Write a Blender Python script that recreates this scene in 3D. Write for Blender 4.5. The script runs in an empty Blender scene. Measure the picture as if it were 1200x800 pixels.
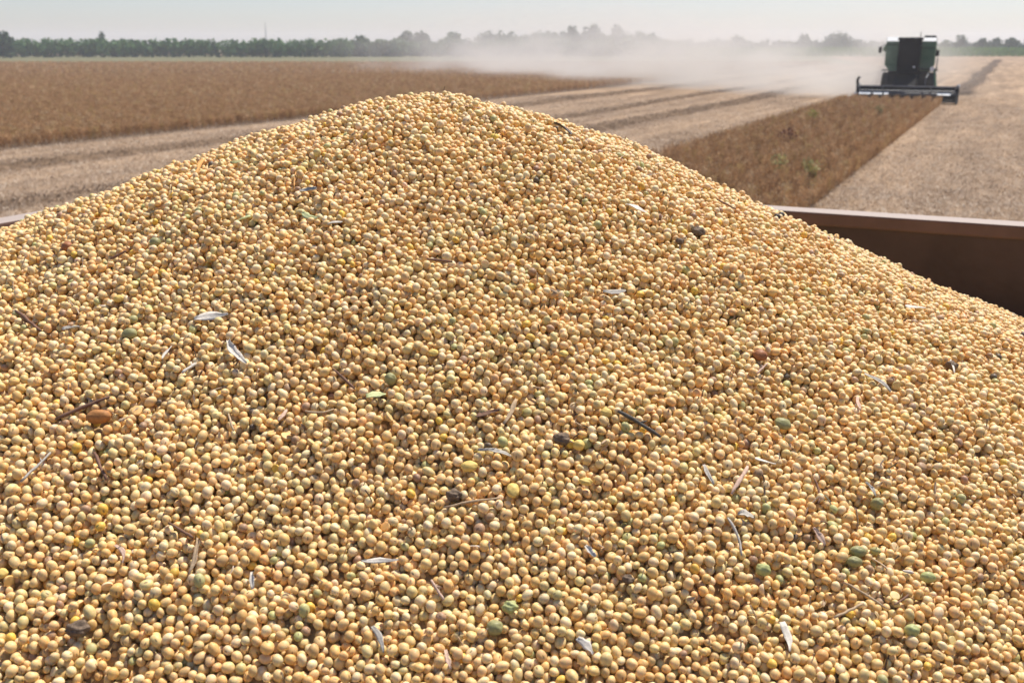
import bpy, bmesh, math, random
import numpy as np
from mathutils import Vector, Matrix, Quaternion
R = math.radians
S = bpy.context.scene
C = S.collection
rnd = random.Random(11)
rng = np.random.default_rng(7)

# ------------------------------------------------------------------ camera, sky, sun, exposure
CAM_Z = 3.2
F = 1200.0                                   # focal length in pixels of the 1200 px wide photo
PITCH = math.atan(347 / F)
cP, sP = math.cos(PITCH), math.sin(PITCH)
cam = bpy.data.cameras.new('camera')
cam.lens, cam.sensor_width = 36.0 * F / 1200, 36.0
cam.clip_start, cam.clip_end = 0.02, 6000
cam.dof.use_dof = True
cam.dof.focus_distance = 0.80
cam.dof.aperture_fstop = 17.0
camo = bpy.data.objects.new('camera', cam)
camo.location = (0, 0, CAM_Z)
camo.rotation_euler = (math.pi / 2 - PITCH, 0, 0)
C.objects.link(camo)
S.camera = camo

SUN_AZ, SUN_EL = R(43), R(61)                # azimuth clockwise from +Y (the viewing direction)
W = bpy.data.worlds.new('World'); S.world = W; W.use_nodes = True
wn = W.node_tree.nodes; wl = W.node_tree.links
wn.clear()
sky = wn.new('ShaderNodeTexSky'); sky.sky_type = 'NISHITA'; sky.sun_disc = False
sky.sun_elevation, sky.sun_rotation = SUN_EL, SUN_AZ
sky.altitude = 100; sky.air_density = 1.0; sky.dust_density = 0.7; sky.ozone_density = 3.0
bg = wn.new('ShaderNodeBackground'); bg.inputs['Strength'].default_value = 0.088
wo = wn.new('ShaderNodeOutputWorld')
tn_ = wn.new('ShaderNodeMix'); tn_.data_type = 'RGBA'; tn_.blend_type = 'MULTIPLY'; tn_.inputs['Factor'].default_value = 1.0
tn_.inputs[7].default_value = (.98, .955, 1.06, 1)      # thin milky overcast: one even tint over the whole sky
wl.new(sky.outputs[0], tn_.inputs[6]); wl.new(tn_.outputs[2], bg.inputs['Color']); wl.new(bg.outputs[0], wo.inputs['Surface'])
sun = bpy.data.lights.new('sun', 'SUN'); sun.energy = 4.7; sun.angle = R(0.6); sun.color = (1.0, 0.94, 0.85)
suno = bpy.data.objects.new('sun', sun); C.objects.link(suno)
sdir = Vector((math.sin(SUN_AZ) * math.cos(SUN_EL), math.cos(SUN_AZ) * math.cos(SUN_EL), math.sin(SUN_EL)))
suno.rotation_euler = sdir.to_track_quat('Z', 'Y').to_euler()
suno.location = (0, 0, 60)
S.view_settings.view_transform = 'Standard'; S.view_settings.look = 'None'
S.view_settings.exposure = 0.50; S.view_settings.gamma = 1.0
S.cycles.max_bounces = 8; S.cycles.volume_bounces = 1
S.cycles.volume_step_rate = 1.0

# ------------------------------------------------------------------ coordinates
AZ = math.atan((1190 - 600) / math.hypot(F, 347))      # direction of the crop rows
DX, DY = math.sin(AZ), math.cos(AZ)
PX, PY = DY, -DX
def rowpt(q, s, z=0.0): return Vector((q * PX + s * DX, q * PY + s * DY, z))
def ray(u, v):
    a, w = (u - 600) / F, (400 - v) / F
    return Vector((a, cP + w * sP, -sP + w * cP))
def ground_at(u, v):
    r = ray(u, v); return r * (-CAM_Z / r.z) + Vector((0, 0, CAM_Z))
def at_depth(u, Y, z=0.0):
    d = Y * cP - (z - CAM_Z) * sP
    return Vector(((u - 600) / F * d, Y, z))
def z_of(v, Y):                              # height of a point seen at row v at distance Y
    r = ray(600, v); return CAM_Z + r.z / r.y * Y

# ------------------------------------------------------------------ helpers
def tag(o, label=None, cat=None, group=None, kind=None):
    if label: o['label'] = label
    if cat: o['category'] = cat
    if group: o['group'] = group
    if kind: o['kind'] = kind
    return o
def empty(name, loc, rz=0.0, label=None, cat=None, group=None):
    o = bpy.data.objects.new(name, None); C.objects.link(o)
    o.location = loc; o.rotation_euler = (0, 0, rz); o.empty_display_size = 0.2
    return tag(o, label, cat, group)
def link(name, me, mat, parent=None, smooth=False):
    o = bpy.data.objects.new(name, me)
    if mat is not None and not me.materials: me.materials.append(mat)
    C.objects.link(o)
    if parent: o.parent = parent
    if smooth: me.polygons.foreach_set('use_smooth', [True] * len(me.polygons))
    return o
def mesh_from(name, verts, faces):
    me = bpy.data.meshes.new(name); me.from_pydata([tuple(v) for v in verts], [], faces); me.update(); return me
class MB:
    def __init__(s): s.bm = bmesh.new()
    def box(s, c, size, rot=None, bevel=0.0, taper=None):
        m = Matrix.Translation(c) @ (rot.to_4x4() if rot else Matrix())
        vs = bmesh.ops.create_cube(s.bm, size=1.0)['verts']
        for v in vs:
            k = 1.0
            if taper and v.co.z < 0: v.co.x *= taper[0]; v.co.y *= taper[1]
            v.co = m @ Vector((v.co.x * size[0], v.co.y * size[1], v.co.z * size[2]))
        if bevel:
            es = list({e for v in vs for e in v.link_edges})
            bmesh.ops.bevel(s.bm, geom=es, offset=bevel, segments=2, affect='EDGES', profile=0.6)
        return s
    def prism(s, pts, y0, y1, axis='y'):
        n = len(pts)
        def mk(a, b, y): return (a, y, b) if axis == 'y' else ((y, a, b) if axis == 'x' else (a, b, y))
        A = [s.bm.verts.new(mk(a, b, y0)) for a, b in pts]; B = [s.bm.verts.new(mk(a, b, y1)) for a, b in pts]
        fs = [s.bm.faces.new(A), s.bm.faces.new(B[::-1])]
        for i in range(n): fs.append(s.bm.faces.new((A[i], B[i], B[(i + 1) % n], A[(i + 1) % n])))
        bmesh.ops.recalc_face_normals(s.bm, faces=fs)
        return s
    def tube(s, pts, r, n=8):
        pts = [Vector(p) for p in pts]
        rs = r if isinstance(r, (list, tuple)) else [r] * len(pts)
        rings = []
        for i, p in enumerate(pts):
            t = (pts[min(i + 1, len(pts) - 1)] - pts[max(i - 1, 0)]).normalized()
            a = t.orthogonal().normalized() if i == 0 else (a - t * a.dot(t)).normalized()
            b = t.cross(a)
            rings.append([s.bm.verts.new(p + (a * math.cos(2 * math.pi * k / n) + b * math.sin(2 * math.pi * k / n)) * rs[i]) for k in range(n)])
        for A, B in zip(rings, rings[1:]):
            for k in range(n): s.bm.faces.new((A[k], A[(k + 1) % n], B[(k + 1) % n], B[k]))
        s.bm.faces.new(rings[0][::-1]); s.bm.faces.new(rings[-1])
        return s
    def disc(s, c, r, depth, axis='x', n=28, bevel=0.0):
        m = Matrix.Rotation(math.pi / 2, 4, 'Y') if axis == 'x' else (Matrix.Rotation(math.pi / 2, 4, 'X') if axis == 'y' else Matrix())
        vs = bmesh.ops.create_cone(s.bm, cap_ends=True, segments=n, radius1=r, radius2=r, depth=depth, matrix=Matrix.Translation(c) @ m)['verts']
        if bevel:
            es = [e for e in {e for v in vs for e in v.link_edges} if any(len(f.verts) > 4 for f in e.link_faces)]
            bmesh.ops.bevel(s.bm, geom=es, offset=bevel, segments=2, affect='EDGES')
        return s
    def taper_rear(s, y0, k):
        for v in s.bm.verts:
            if v.co.y > y0: v.co.x *= k
        return s
    def build(s, name, mat, parent=None, smooth=False):
        me = bpy.data.meshes.new(name); s.bm.to_mesh(me); s.bm.free()
        return link(name, me, mat, parent, smooth)

# ------------------------------------------------------------------ materials
def mat(name, col, rough=0.7, noise=None, var=0.25, bump=0.0, bscale=40, metal=0.0, spec=0.3, coords='Object', extra=None):
    m = bpy.data.materials.new(name); m.use_nodes = True
    n, l = m.node_tree.nodes, m.node_tree.links
    b = n['Principled BSDF']
    b.inputs['Roughness'].default_value = rough; b.inputs['Metallic'].default_value = metal
    b.inputs['Specular IOR Level'].default_value = spec
    tc = n.new('ShaderNodeTexCoord')
    if noise:
        t = n.new('ShaderNodeTexNoise'); t.inputs['Scale'].default_value = noise; t.inputs['Detail'].default_value = 6; t.inputs['Roughness'].default_value = 0.65
        l.new(tc.outputs[coords], t.inputs['Vector'])
        rp = n.new('ShaderNodeValToRGB')
        rp.color_ramp.elements[0].position = 0.3; rp.color_ramp.elements[1].position = 0.72
        c2 = extra or tuple(min(1, c * (1 + var)) for c in col)
        c1 = tuple(c * (1 - var) for c in col)
        rp.color_ramp.elements[0].color = (*c1, 1); rp.color_ramp.elements[1].color = (*c2, 1)
        l.new(t.outputs['Fac'], rp.inputs['Fac']); l.new(rp.outputs['Color'], b.inputs['Base Color'])
    else: b.inputs['Base Color'].default_value = (*col, 1)
    if bump:
        t2 = n.new('ShaderNodeTexNoise'); t2.inputs['Scale'].default_value = bscale; t2.inputs['Detail'].default_value = 5
        l.new(tc.outputs[coords], t2.inputs['Vector'])
        bp = n.new('ShaderNodeBump'); bp.inputs['Strength'].default_value = bump; bp.inputs['Distance'].default_value = 0.5 / bscale
        l.new(t2.outputs['Fac'], bp.inputs['Height']); l.new(bp.outputs['Normal'], b.inputs['Normal'])
    return m
def attr_mat(name, attr='tint', rough=0.5, spec=0.3, sss=0.0, trans=0.0, noise=0.0, nscale=300, jitter=0.0):
    """colour comes from the instance (or the object's own property) called attr"""
    m = bpy.data.materials.new(name); m.use_nodes = True
    n, l = m.node_tree.nodes, m.node_tree.links
    b = n['Principled BSDF']; b.inputs['Roughness'].default_value = rough; b.inputs['Specular IOR Level'].default_value = spec
    a = n.new('ShaderNodeAttribute'); a.attribute_type = 'INSTANCER'; a.attribute_name = attr
    out = a.outputs['Color']
    if noise:
        tc = n.new('ShaderNodeTexCoord'); t = n.new('ShaderNodeTexNoise'); t.inputs['Scale'].default_value = nscale; t.inputs['Detail'].default_value = 4
        l.new(tc.outputs['Object'], t.inputs['Vector'])
        mp = n.new('ShaderNodeMapRange'); mp.inputs['From Min'].default_value = .3; mp.inputs['From Max'].default_value = .7
        mp.inputs['To Min'].default_value = 1 - noise; mp.inputs['To Max'].default_value = 1 + noise
        l.new(t.outputs['Fac'], mp.inputs['Value'])
        mx = n.new('ShaderNodeVectorMath'); mx.operation = 'SCALE'
        l.new(out, mx.inputs[0]); l.new(mp.outputs[0], mx.inputs['Scale']); out = mx.outputs[0]
    l.new(out, b.inputs['Base Color'])
    if sss:
        b.inputs['Subsurface Weight'].default_value = sss
        b.inputs['Subsurface Radius'].default_value = (1.0, .45, .15); b.inputs['Subsurface Scale'].default_value = 0.0018
    if trans:
        tr = n.new('ShaderNodeBsdfTranslucent'); ms = n.new('ShaderNodeMixShader'); ms.inputs[0].default_value = trans
        l.new(out, tr.inputs['Color']); l.new(b.outputs[0], ms.inputs[1]); l.new(tr.outputs[0], ms.inputs[2])
        l.new(ms.outputs[0], n['Material Output'].inputs['Surface'])
    return m

# ------------------------------------------------------------------ instancer: one object that scatters shared meshes over its loose points
def instancer(name, pts, rots, scales, protos, which, tints, base=None, base_mat=None):
    nb = 0; bv = []; bf = []
    if base: bv, bf = base; nb = len(bv)
    P = np.concatenate([np.asarray(bv, float).reshape(-1, 3), np.asarray(pts, float)]) if nb else np.asarray(pts, float)
    me = bpy.data.meshes.new(name); me.from_pydata(P.tolist(), [], bf); me.update()
    def put(nm, typ, dat, fill, key):
        a = me.attributes.new(nm, typ, 'POINT')
        full = np.concatenate([np.tile(np.asarray(fill), (nb, 1)).reshape(nb, -1), np.asarray(dat, float).reshape(len(pts), -1)]) if nb else np.asarray(dat, float)
        a.data.foreach_set(key, full.astype(np.int32 if typ == 'INT' else np.float32).ravel())
    put('kind_id', 'INT', which, [-1], 'value')
    put('turn', 'FLOAT_VECTOR', rots, [0, 0, 0], 'vector')
    sc = np.asarray(scales, float)
    if sc.ndim == 1: sc = np.repeat(sc[:, None], 3, 1)
    put('size', 'FLOAT_VECTOR', sc, [1, 1, 1], 'vector')
    put('tint', 'FLOAT_VECTOR', tints, [.3, .2, .1], 'vector')
    o = link(name, me, base_mat)
    if nb: me.polygons.foreach_set('use_smooth', [True] * len(me.polygons))
    g = bpy.data.node_groups.new(name + '_nodes', 'GeometryNodeTree')
    g.interface.new_socket('Geometry', in_out='INPUT', socket_type='NodeSocketGeometry')
    g.interface.new_socket('Geometry', in_out='OUTPUT', socket_type='NodeSocketGeometry')
    N, L = g.nodes, g.links
    gi, go = N.new('NodeGroupInput'), N.new('NodeGroupOutput')
    join = N.new('GeometryNodeJoinGeometry')
    def named(nm, t):
        a = N.new('GeometryNodeInputNamedAttribute'); a.data_type = t; a.inputs['Name'].default_value = nm
        return next(s for s in a.outputs if s.enabled and s.name == 'Attribute')
    k, tn, sz = named('kind_id', 'INT'), named('turn', 'FLOAT_VECTOR'), named('size', 'FLOAT_VECTOR')
    e2r = N.new('FunctionNodeEulerToRotation'); L.new(tn, e2r.inputs[0])
    for i, p in enumerate(protos):
        cmp_ = N.new('FunctionNodeCompare'); cmp_.data_type = 'INT'; cmp_.operation = 'EQUAL'
        ins = [s for s in cmp_.inputs if s.enabled]
        L.new(k, ins[0]); ins[1].default_value = i
        oi = N.new('GeometryNodeObjectInfo'); oi.inputs['Object'].default_value = p; oi.inputs['As Instance'].default_value = False
        ip = N.new('GeometryNodeInstanceOnPoints')
        L.new(gi.outputs[0], ip.inputs['Points']); L.new(cmp_.outputs[0], ip.inputs['Selection'])
        L.new(oi.outputs['Geometry'], ip.inputs['Instance']); L.new(e2r.outputs[0], ip.inputs['Rotation']); L.new(sz, ip.inputs['Scale'])
        L.new(ip.outputs[0], join.inputs[0])
    if nb: L.new(gi.outputs[0], join.inputs[0])
    L.new(join.outputs[0], go.inputs[0])
    md = o.modifiers.new('scatter', 'NODES'); md.node_group = g
    return o
def proto(name, me, mt):
    o = bpy.data.objects.new(name, me); me.materials.append(mt); return o      # source mesh, not in the scene itself

# ================================================================== LARGE STRUCTURE
# ------------------------------------------------------------------ ground: one sheet to the horizon, harvested stubble with residue
def ground_material():
    m = bpy.data.materials.new('stubble_soil'); m.use_nodes = True
    n, l = m.node_tree.nodes, m.node_tree.links
    b = n['Principled BSDF']; b.inputs['Roughness'].default_value = 0.95; b.inputs['Specular IOR Level'].default_value = 0.05
    tc = n.new('ShaderNodeTexCoord')
    mp = n.new('ShaderNodeMapping'); mp.vector_type = 'TEXTURE'; mp.inputs['Rotation'].default_value = (0, 0, -AZ)
    l.new(tc.outputs['Object'], mp.inputs['Vector'])           # x = across the rows, y = along them
    def noise(scale, stretch=1.0, detail=5, rough=.6):
        v = n.new('ShaderNodeVectorMath'); v.operation = 'MULTIPLY'; v.inputs[1].default_value = (1, 1 / stretch, 1)
        l.new(mp.outputs[0], v.inputs[0])
        t = n.new('ShaderNodeTexNoise'); t.inputs['Scale'].default_value = scale; t.inputs['Detail'].default_value = detail; t.inputs['Roughness'].default_value = rough
        l.new(v.outputs[0], t.inputs['Vector']); return t.outputs['Fac']
    def ramp(fac, stops):
        r = n.new('ShaderNodeValToRGB'); e = r.color_ramp.elements
        while len(e) < len(stops): e.new(0.5)
        for x, (p, c) in zip(e, stops): x.position = p; x.color = (*c, 1)
        l.new(fac, r.inputs['Fac']); return r.outputs['Color']
    def mix(a, bb, fac, mode='MIX'):
        x = n.new('ShaderNodeMix'); x.data_type = 'RGBA'; x.blend_type = mode
        if isinstance(fac, float): x.inputs['Factor'].default_value = fac
        else: l.new(fac, x.inputs['Factor'])
        l.new(a, x.inputs[6]); l.new(bb, x.inputs[7]); return x.outputs[2]
    fine = ramp(noise(9, 1.6, 8, .75), [(.33, (.18, .123, .076)), (.5, (.37, .265, .175)), (.68, (.54, .415, .295))])
    broad = ramp(noise(.55, 6, 4), [(.35, (.62, .60, .58)), (.65, (1.08, 1.06, 1.03))])
    rows = ramp(noise(1.6, 40, 3), [(.35, (.80, .78, .76)), (.62, (1.08, 1.07, 1.06))])
    c = mix(fine, broad, 1.0, 'MULTIPLY'); c = mix(c, rows, 1.0, 'MULTIPLY')
    l.new(c, b.inputs['Base Color'])
    bp = n.new('ShaderNodeBump'); bp.inputs['Strength'].default_value = 0.9; bp.inputs['Distance'].default_value = 0.06
    l.new(noise(12, 1.5, 8, .7), bp.inputs['Height']); l.new(bp.outputs[0], b.inputs['Normal'])
    return m
M_GROUND = ground_material()
def grid_sheet(name, x0, x1, y0, y1, nx, ny, fz, mt, **kw):
    vs = [(x0 + (x1 - x0) * i / nx, y0 + (y1 - y0) * j / ny, 0) for j in range(ny + 1) for i in range(nx + 1)]
    vs = [(x, y, fz(x, y)) for x, y, _ in vs]
    fs = [(j * (nx + 1) + i, j * (nx + 1) + i + 1, (j + 1) * (nx + 1) + i + 1, (j + 1) * (nx + 1) + i) for j in range(ny) for i in range(nx)]
    o = link(name, mesh_from(name, vs, fs), mt); tag(o, **kw); return o
grid_sheet('ground', -1500, 1500, -1500, 1500, 12, 12, lambda x, y: 0.0, M_GROUND, kind='structure')
M_CROPSOIL = mat('crop_soil', (.13, .085, .05), .95, noise=3, var=.4)
M_VERGE = mat('verge_grass', (.135, .125, .052), .9, noise=.6, var=.35, bump=.6, bscale=3)
Q_FIELD, Q_SR, Q_SL = -28.8, -3.3, -8.5            # crop edges across the rows
def quad_sheet(name, pts, z, mt):
    o = link(name, mesh_from(name, [(p.x, p.y, z) for p in pts], [tuple(range(len(pts)))]), mt); return tag(o, kind='structure')
Y_FAR = 186.0
s_at = lambda q, Y: (Y - q * PY) / DY
quad_sheet('field_soil', [rowpt(Q_FIELD + .3, -40), rowpt(Q_FIELD + .3, s_at(Q_FIELD, Y_FAR)), Vector((-260, Y_FAR, 0)), Vector((-260, -40, 0))], .004, M_CROPSOIL)
quad_sheet('strip_soil', [rowpt(Q_SR - .3, 6), rowpt(Q_SR - .3, 63), rowpt(Q_SL, 63), rowpt(Q_SL, 6)], .004, M_CROPSOIL)
quad_sheet('grass_verge', [Vector((-300, Y_FAR, 0)), Vector((62, Y_FAR, 0)), Vector((100, 345, 0)), Vector((-300, 345, 0))], .008, M_VERGE)

# ------------------------------------------------------------------ standing soybean crop (stuff)
def plant_mesh(seed, h=.43, n=34):
    r = random.Random(seed); vs = []; fs = []
    def blade(a, b, w, side):
        a, b = Vector(a), Vector(b); k = len(vs); sd = side * w
        vs.extend([a - sd, a + sd, b + sd * .5, b - sd * .5]); fs.append((k, k + 1, k + 2, k + 3))
    top = Vector((r.uniform(-.05, .05), r.uniform(-.05, .05), h))
    for t in range(2):
        an = r.uniform(0, 6.28); blade((0, 0, 0), top * r.uniform(.9, 1.02), .008, Vector((math.cos(an), math.sin(an), 0)))
    for i in range(n):
        z = h * (.12 + .86 * r.random() ** .8); an = r.uniform(0, 6.28)
        b = top * (z / h); out = Vector((math.cos(an), math.sin(an), r.uniform(.1, 1.0))).normalized()
        L = r.uniform(.05, .19) * (1.15 - .4 * z / h); an2 = r.uniform(0, 6.28)
        w = r.uniform(.006, .016)
        e = b + out * L; blade(b, e, .004, Vector((math.cos(an2), math.sin(an2), .3)).normalized())
        for q in range(2):                                   # hanging pods / dry leaf scraps
            p0 = b + out * L * r.uniform(.4, 1); an3 = r.uniform(0, 6.28)
            p1 = p0 + Vector((r.uniform(-.03, .03), r.uniform(-.03, .03), r.uniform(-.07, .05)))
            blade(p0, p1, w, Vector((math.cos(an3), math.sin(an3), r.uniform(-.4, .4))).normalized())
    return mesh_from('soy_plant', vs, fs)
M_PLANT = attr_mat('dry_soy_plant', rough=.8, spec=.15, trans=.25)
plant_protos = [proto('soy_plant', plant_mesh(i), M_PLANT) for i in range(4)]
def crop_tint(n):
    base = np.array([[.47, .285, .138], [.54, .345, .185], [.37, .215, .10], [.49, .34, .145], [.60, .44, .26]])
    c = base[rng.choice(5, n, p=[.4, .24, .2, .1, .06])] * rng.uniform(.85, 1.15, (n, 1)); return c
def crop(name, q, s, sc, **kw):
    n = len(q)
    x = q * PX + s * DX; y = q * PY + s * DY
    rot = np.c_[rng.normal(0, .12, n), rng.normal(0, .12, n), rng.uniform(0, 6.28, n)]
    o = instancer(name, np.c_[x, y, np.zeros(n)], rot, sc, plant_protos, rng.integers(0, 4, n), crop_tint(n)); tag(o, **kw); return o
def row_points(q0, q1, s0, s1, dq, ds, jit=.04):
    qs = np.arange(q0, q1, dq); ss = np.arange(s0, s1, ds)
    Q, SS = np.meshgrid(qs, ss); Q = Q.ravel() + rng.normal(0, jit, Q.size); SS = SS.ravel() + rng.uniform(-ds / 2, ds / 2, SS.size)
    return Q, SS
q, s = row_points(Q_SR - .12 - 9 * .55, Q_SR, 7, 62.6, .55, .095, .022)
crop('soybean_strip', q, s, np.c_[np.full((len(q), 2), .85), np.ones(len(q))] * rng.uniform(.8, 1.2, (len(q), 1)), label='narrow uncut strip of dry brown soybean plants in front of the green combine', cat='crop strip', kind='stuff')
Q, SS, SC = [], [], []
for (a, b, dq, ds, k) in ((24, 60, .45, .11, 1.0), (60, 110, .55, .28, 1.25), (110, 260, 1.1, .8, 1.9)):
    q, s = row_points(-190 if b > 100 else -110, Q_FIELD, -40, 290, dq, ds)
    x = q * PX + s * DX; y = q * PY + s * DY
    u = 600 + F * x / np.maximum(y * cP + CAM_Z * sP, .1)
    ok = (y > a) & (y < min(b, Y_FAR)) & (u > -160) & (u < 1150)
    Q.append(q[ok]); SS.append(s[ok]); SC.append(np.c_[np.full(ok.sum(), k), np.full(ok.sum(), k), 1 + (k - 1) * .25 * np.ones(ok.sum())] * rng.uniform(.85, 1.12, (ok.sum(), 1)))
crop('soybean_field', np.concatenate(Q), np.concatenate(SS), np.concatenate(SC), label='wide uncut field of dry brown soybeans reaching to the hedge on the left', cat='crop field', kind='stuff')

# ------------------------------------------------------------------ windrows: low ridges of threshed straw
M_WINDROW = mat('windrow_straw', (.185, .125, .078), .95, spec=.05, noise=5, var=.5, bump=.9, bscale=14)
def windrow(q0, s0, s1, w, h, label):
    vs, fs = [], []; ns = int((s1 - s0) / .8); nq = 8; r = random.Random(int(q0 * 10))
    root = rowpt(q0, s0)
    for j in range(ns + 1):
        wob = .18 * math.sin((s0 + j * .8) * .16 + q0) + r.uniform(-.06, .06); hh = h * r.uniform(.6, 1.15)
        for i in range(nq + 1):
            t = -1 + 2 * i / nq
            p = rowpt(q0 + wob + t * w * r.uniform(.9, 1.1), s0 + j * .8 + r.uniform(-.2, .2)) - root
            z = .012 + hh * (1 - t * t) * r.uniform(.75, 1.2) if abs(t) < .99 else -.02
            vs.append((p.x, p.y, z))
    for j in range(ns):
        for i in range(nq): k = j * (nq + 1) + i; fs.append((k, k + 1, k + nq + 2, k + nq + 1))
    o = link('straw_windrow', mesh_from('straw_windrow', vs, fs), M_WINDROW); o.location = root
    return tag(o, label, 'windrow', 'rows of threshed straw on the stubble')
windrow(-24.2, -10, 250, .75, .10, 'dark straw windrow nearest the uncut field on the left')
windrow(-18.4, 20, 250, .38, .07, 'thin faint straw windrow second from the uncut field')
windrow(-14.4, 20, 250, .65, .10, 'broad dark straw windrow midway between uncut field and crop strip')
windrow(-8.9, 14, 64, .8, .08, 'greyish low ridge along the left edge of the uncut crop strip')  # low greyish ridge beside the strip, same mesh builder as the windrows
windrow(-3.0, 76, 262, .6, .10, 'dark straw windrow running back behind the combine on its right')

# straw litter over the near stubble (stuff)
def straw_mesh(seed):
    r = random.Random(seed); vs, fs = [], []
    for i in range(14):
        a = Vector((r.uniform(-.2, .2), r.uniform(-.2, .2), r.uniform(.002, .022))); an = r.uniform(0, 6.28); L = r.uniform(.02, .07)
        b = a + Vector((math.cos(an) * L, math.sin(an) * L, r.uniform(-.01, .04))); w = Vector((-math.sin(an), math.cos(an), r.uniform(-.5, .5))) * r.uniform(.0015, .0045)
        k = len(vs); vs += [a - w, a + w, b + w, b - w]; fs.append((k, k + 1, k + 2, k + 3))
    return mesh_from('straw_bits', vs, fs)
M_STRAW = attr_mat('straw_bits', rough=.8, spec=.2)
sp = [proto('straw_bits', straw_mesh(40 + i), M_STRAW) for i in range(4)]
n = 52000
Yr = 12 + 58 * rng.random(n) ** 1.5; uu = rng.uniform(-60, 1290, n)
xx = (uu - 600) / F * (Yr * cP + CAM_Z * sP); qq = xx * PX + Yr * PY
ok = ~((qq > Q_SL) & (qq < Q_SR)) & (qq > Q_FIELD + .2) & ~((qq > -1.8) & (qq < .9) & (Yr < 4))
WR = np.array([-24.2, -18.4, -14.4, -8.9, -3.0]); WW = np.array([.55, .3, .5, .6, .5])
wk = rng.choice(5, 16000, p=[.24, .14, .24, .14, .24]); ws = np.where(wk == 4, 76 + 184 * rng.random(16000) ** 1.6, 12 + 130 * rng.random(16000) ** 1.5)
ws = np.where(wk == 0, ws - 20, ws); wq = WR[wk] + .18 * np.sin((ws) * .16 + WR[wk]) + rng.normal(0, 1, 16000) * WW[wk] * .75
okw = ~((wq > Q_SL + .1) & (wq < Q_SR) & (ws < 66)); wq, ws = wq[okw], ws[okw]; nw = len(wq)
WX, WY = wq * PX + ws * DX, wq * PY + ws * DY
n = ok.sum()
pal = np.array([[.50, .38, .27], [.40, .29, .20], [.60, .50, .39], [.16, .11, .075]])
wt = np.array([[.20, .135, .085], [.12, .085, .06], [.28, .20, .13]])[rng.choice(3, nw, p=[.5, .3, .2])]
tag(instancer('straw_litter', np.r_[np.c_[xx[ok], Yr[ok], np.full(n, .004)], np.c_[WX, WY, rng.uniform(.01, .09, nw)]], np.c_[rng.normal(0, .1, n + nw), np.zeros(n + nw), rng.uniform(0, 6.28, n + nw)],
    np.r_[rng.uniform(.8, 1.6, n), rng.uniform(1.2, 2.2, nw)], sp, rng.integers(0, 4, n + nw), np.r_[pal[rng.choice(4, n, p=[.35, .3, .2, .15])] * rng.uniform(.8, 1.1, (n, 1)), wt]),
    'loose chopped straw scattered over the harvested stubble', 'straw', kind='stuff')

# ------------------------------------------------------------------ trailer that holds the heap
RIM_Z = CAM_Z - .30
QL, QR, SB, S_REAR = -1.575, .80, 1.965, -3.2
M_WALL = mat('painted_steel', (.066, .040, .031), .6, noise=3.5, var=.45, bump=.12, bscale=9, spec=.35)
M_RIM = mat('dusty_rim_steel', (.13, .075, .055), .6, noise=14, var=.2, bump=.1, bscale=60, spec=.3)
def settle_dust(m, col, k):                    # pale dust lying on whatever faces up
    n, l = m.node_tree.nodes, m.node_tree.links; b = n['Principled BSDF']; src = b.inputs['Base Color'].links[0].from_socket
    ge = n.new('ShaderNodeNewGeometry'); sp_ = n.new('ShaderNodeSeparateXYZ'); l.new(ge.outputs['True Normal'], sp_.inputs[0])
    mr = n.new('ShaderNodeMapRange'); mr.inputs['From Min'].default_value = .35; mr.inputs['From Max'].default_value = .9; mr.inputs['To Max'].default_value = k
    l.new(sp_.outputs[2], mr.inputs['Value']); mx = n.new('ShaderNodeMix'); mx.data_type = 'RGBA'; mx.inputs[7].default_value = (*col, 1)
    l.new(mr.outputs[0], mx.inputs['Factor']); l.new(src, mx.inputs[6]); l.new(mx.outputs[2], b.inputs['Base Color'])
settle_dust(M_RIM, (.39, .32, .265), .92)
M_TYRE = mat('tyre_rubber', (.022, .021, .02), .85, noise=8, var=.3)
M_DARK = mat('dark_steel', (.03, .03, .03), .6, noise=7, var=.35)
tr = empty('grain_trailer', rowpt(0, 0), -AZ, 'brown steel grain trailer holding the soybean heap', 'trailer')
zb = RIM_Z - 1.55
T = .004
def wall(cx, cy, sx, sy):
    return MB().box((cx, cy, (RIM_Z - .02 + zb) / 2), (sx, sy, RIM_Z - .02 - zb)).build('wall', M_WALL, tr)
wall((QL + QR) / 2, SB + .020, QR - QL + .1, .03); wall((QL + QR) / 2, S_REAR - .020, QR - QL + .1, .03)
wall(QL - .020, (SB + S_REAR) / 2, .03, SB - S_REAR + .02); wall(QR + .020, (SB + S_REAR) / 2, .03, SB - S_REAR + .02)
def rim(cx, cy, sx, sy):
    MB().box((cx, cy, RIM_Z - .0125), (sx, sy, .025), bevel=.004).build('rim_rail', M_RIM, tr, False)
RW = .054
rim((QL + QR) / 2, SB + RW / 2, QR - QL + .001, RW); rim((QL + QR) / 2, S_REAR - RW / 2, QR - QL + .001, RW)
rim(QL - RW / 2, (SB + S_REAR) / 2, RW, SB - S_REAR + 2 * RW); rim(QR + RW / 2, (SB + S_REAR) / 2, RW, SB - S_REAR + 2 * RW)
MB().box(((QL + QR) / 2, (SB + S_REAR) / 2, zb - .03), (QR - QL + .12, SB - S_REAR + .12, .058)).build('floor_pan', M_WALL, tr)
MB().box(((QL + QR) / 2 - .45, (SB + S_REAR) / 2, zb - .14), (.12, 4.6, .16)).box(((QL + QR) / 2 + .45, (SB + S_REAR) / 2, zb - .14), (.12, 4.6, .16)).build('chassis', M_DARK, tr)
for sx in (QL + .3, QR - .3):
    for sy in (SB - .9, S_REAR + .9):
        w = MB().disc((sx, sy, .5), .5, .28, 'x', 28, .05).build('wheel', M_TYRE, tr)
        MB().disc((sx, sy, .5), .24, .30, 'x', 20, .02).build('hub', M_RIM, w)
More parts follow.
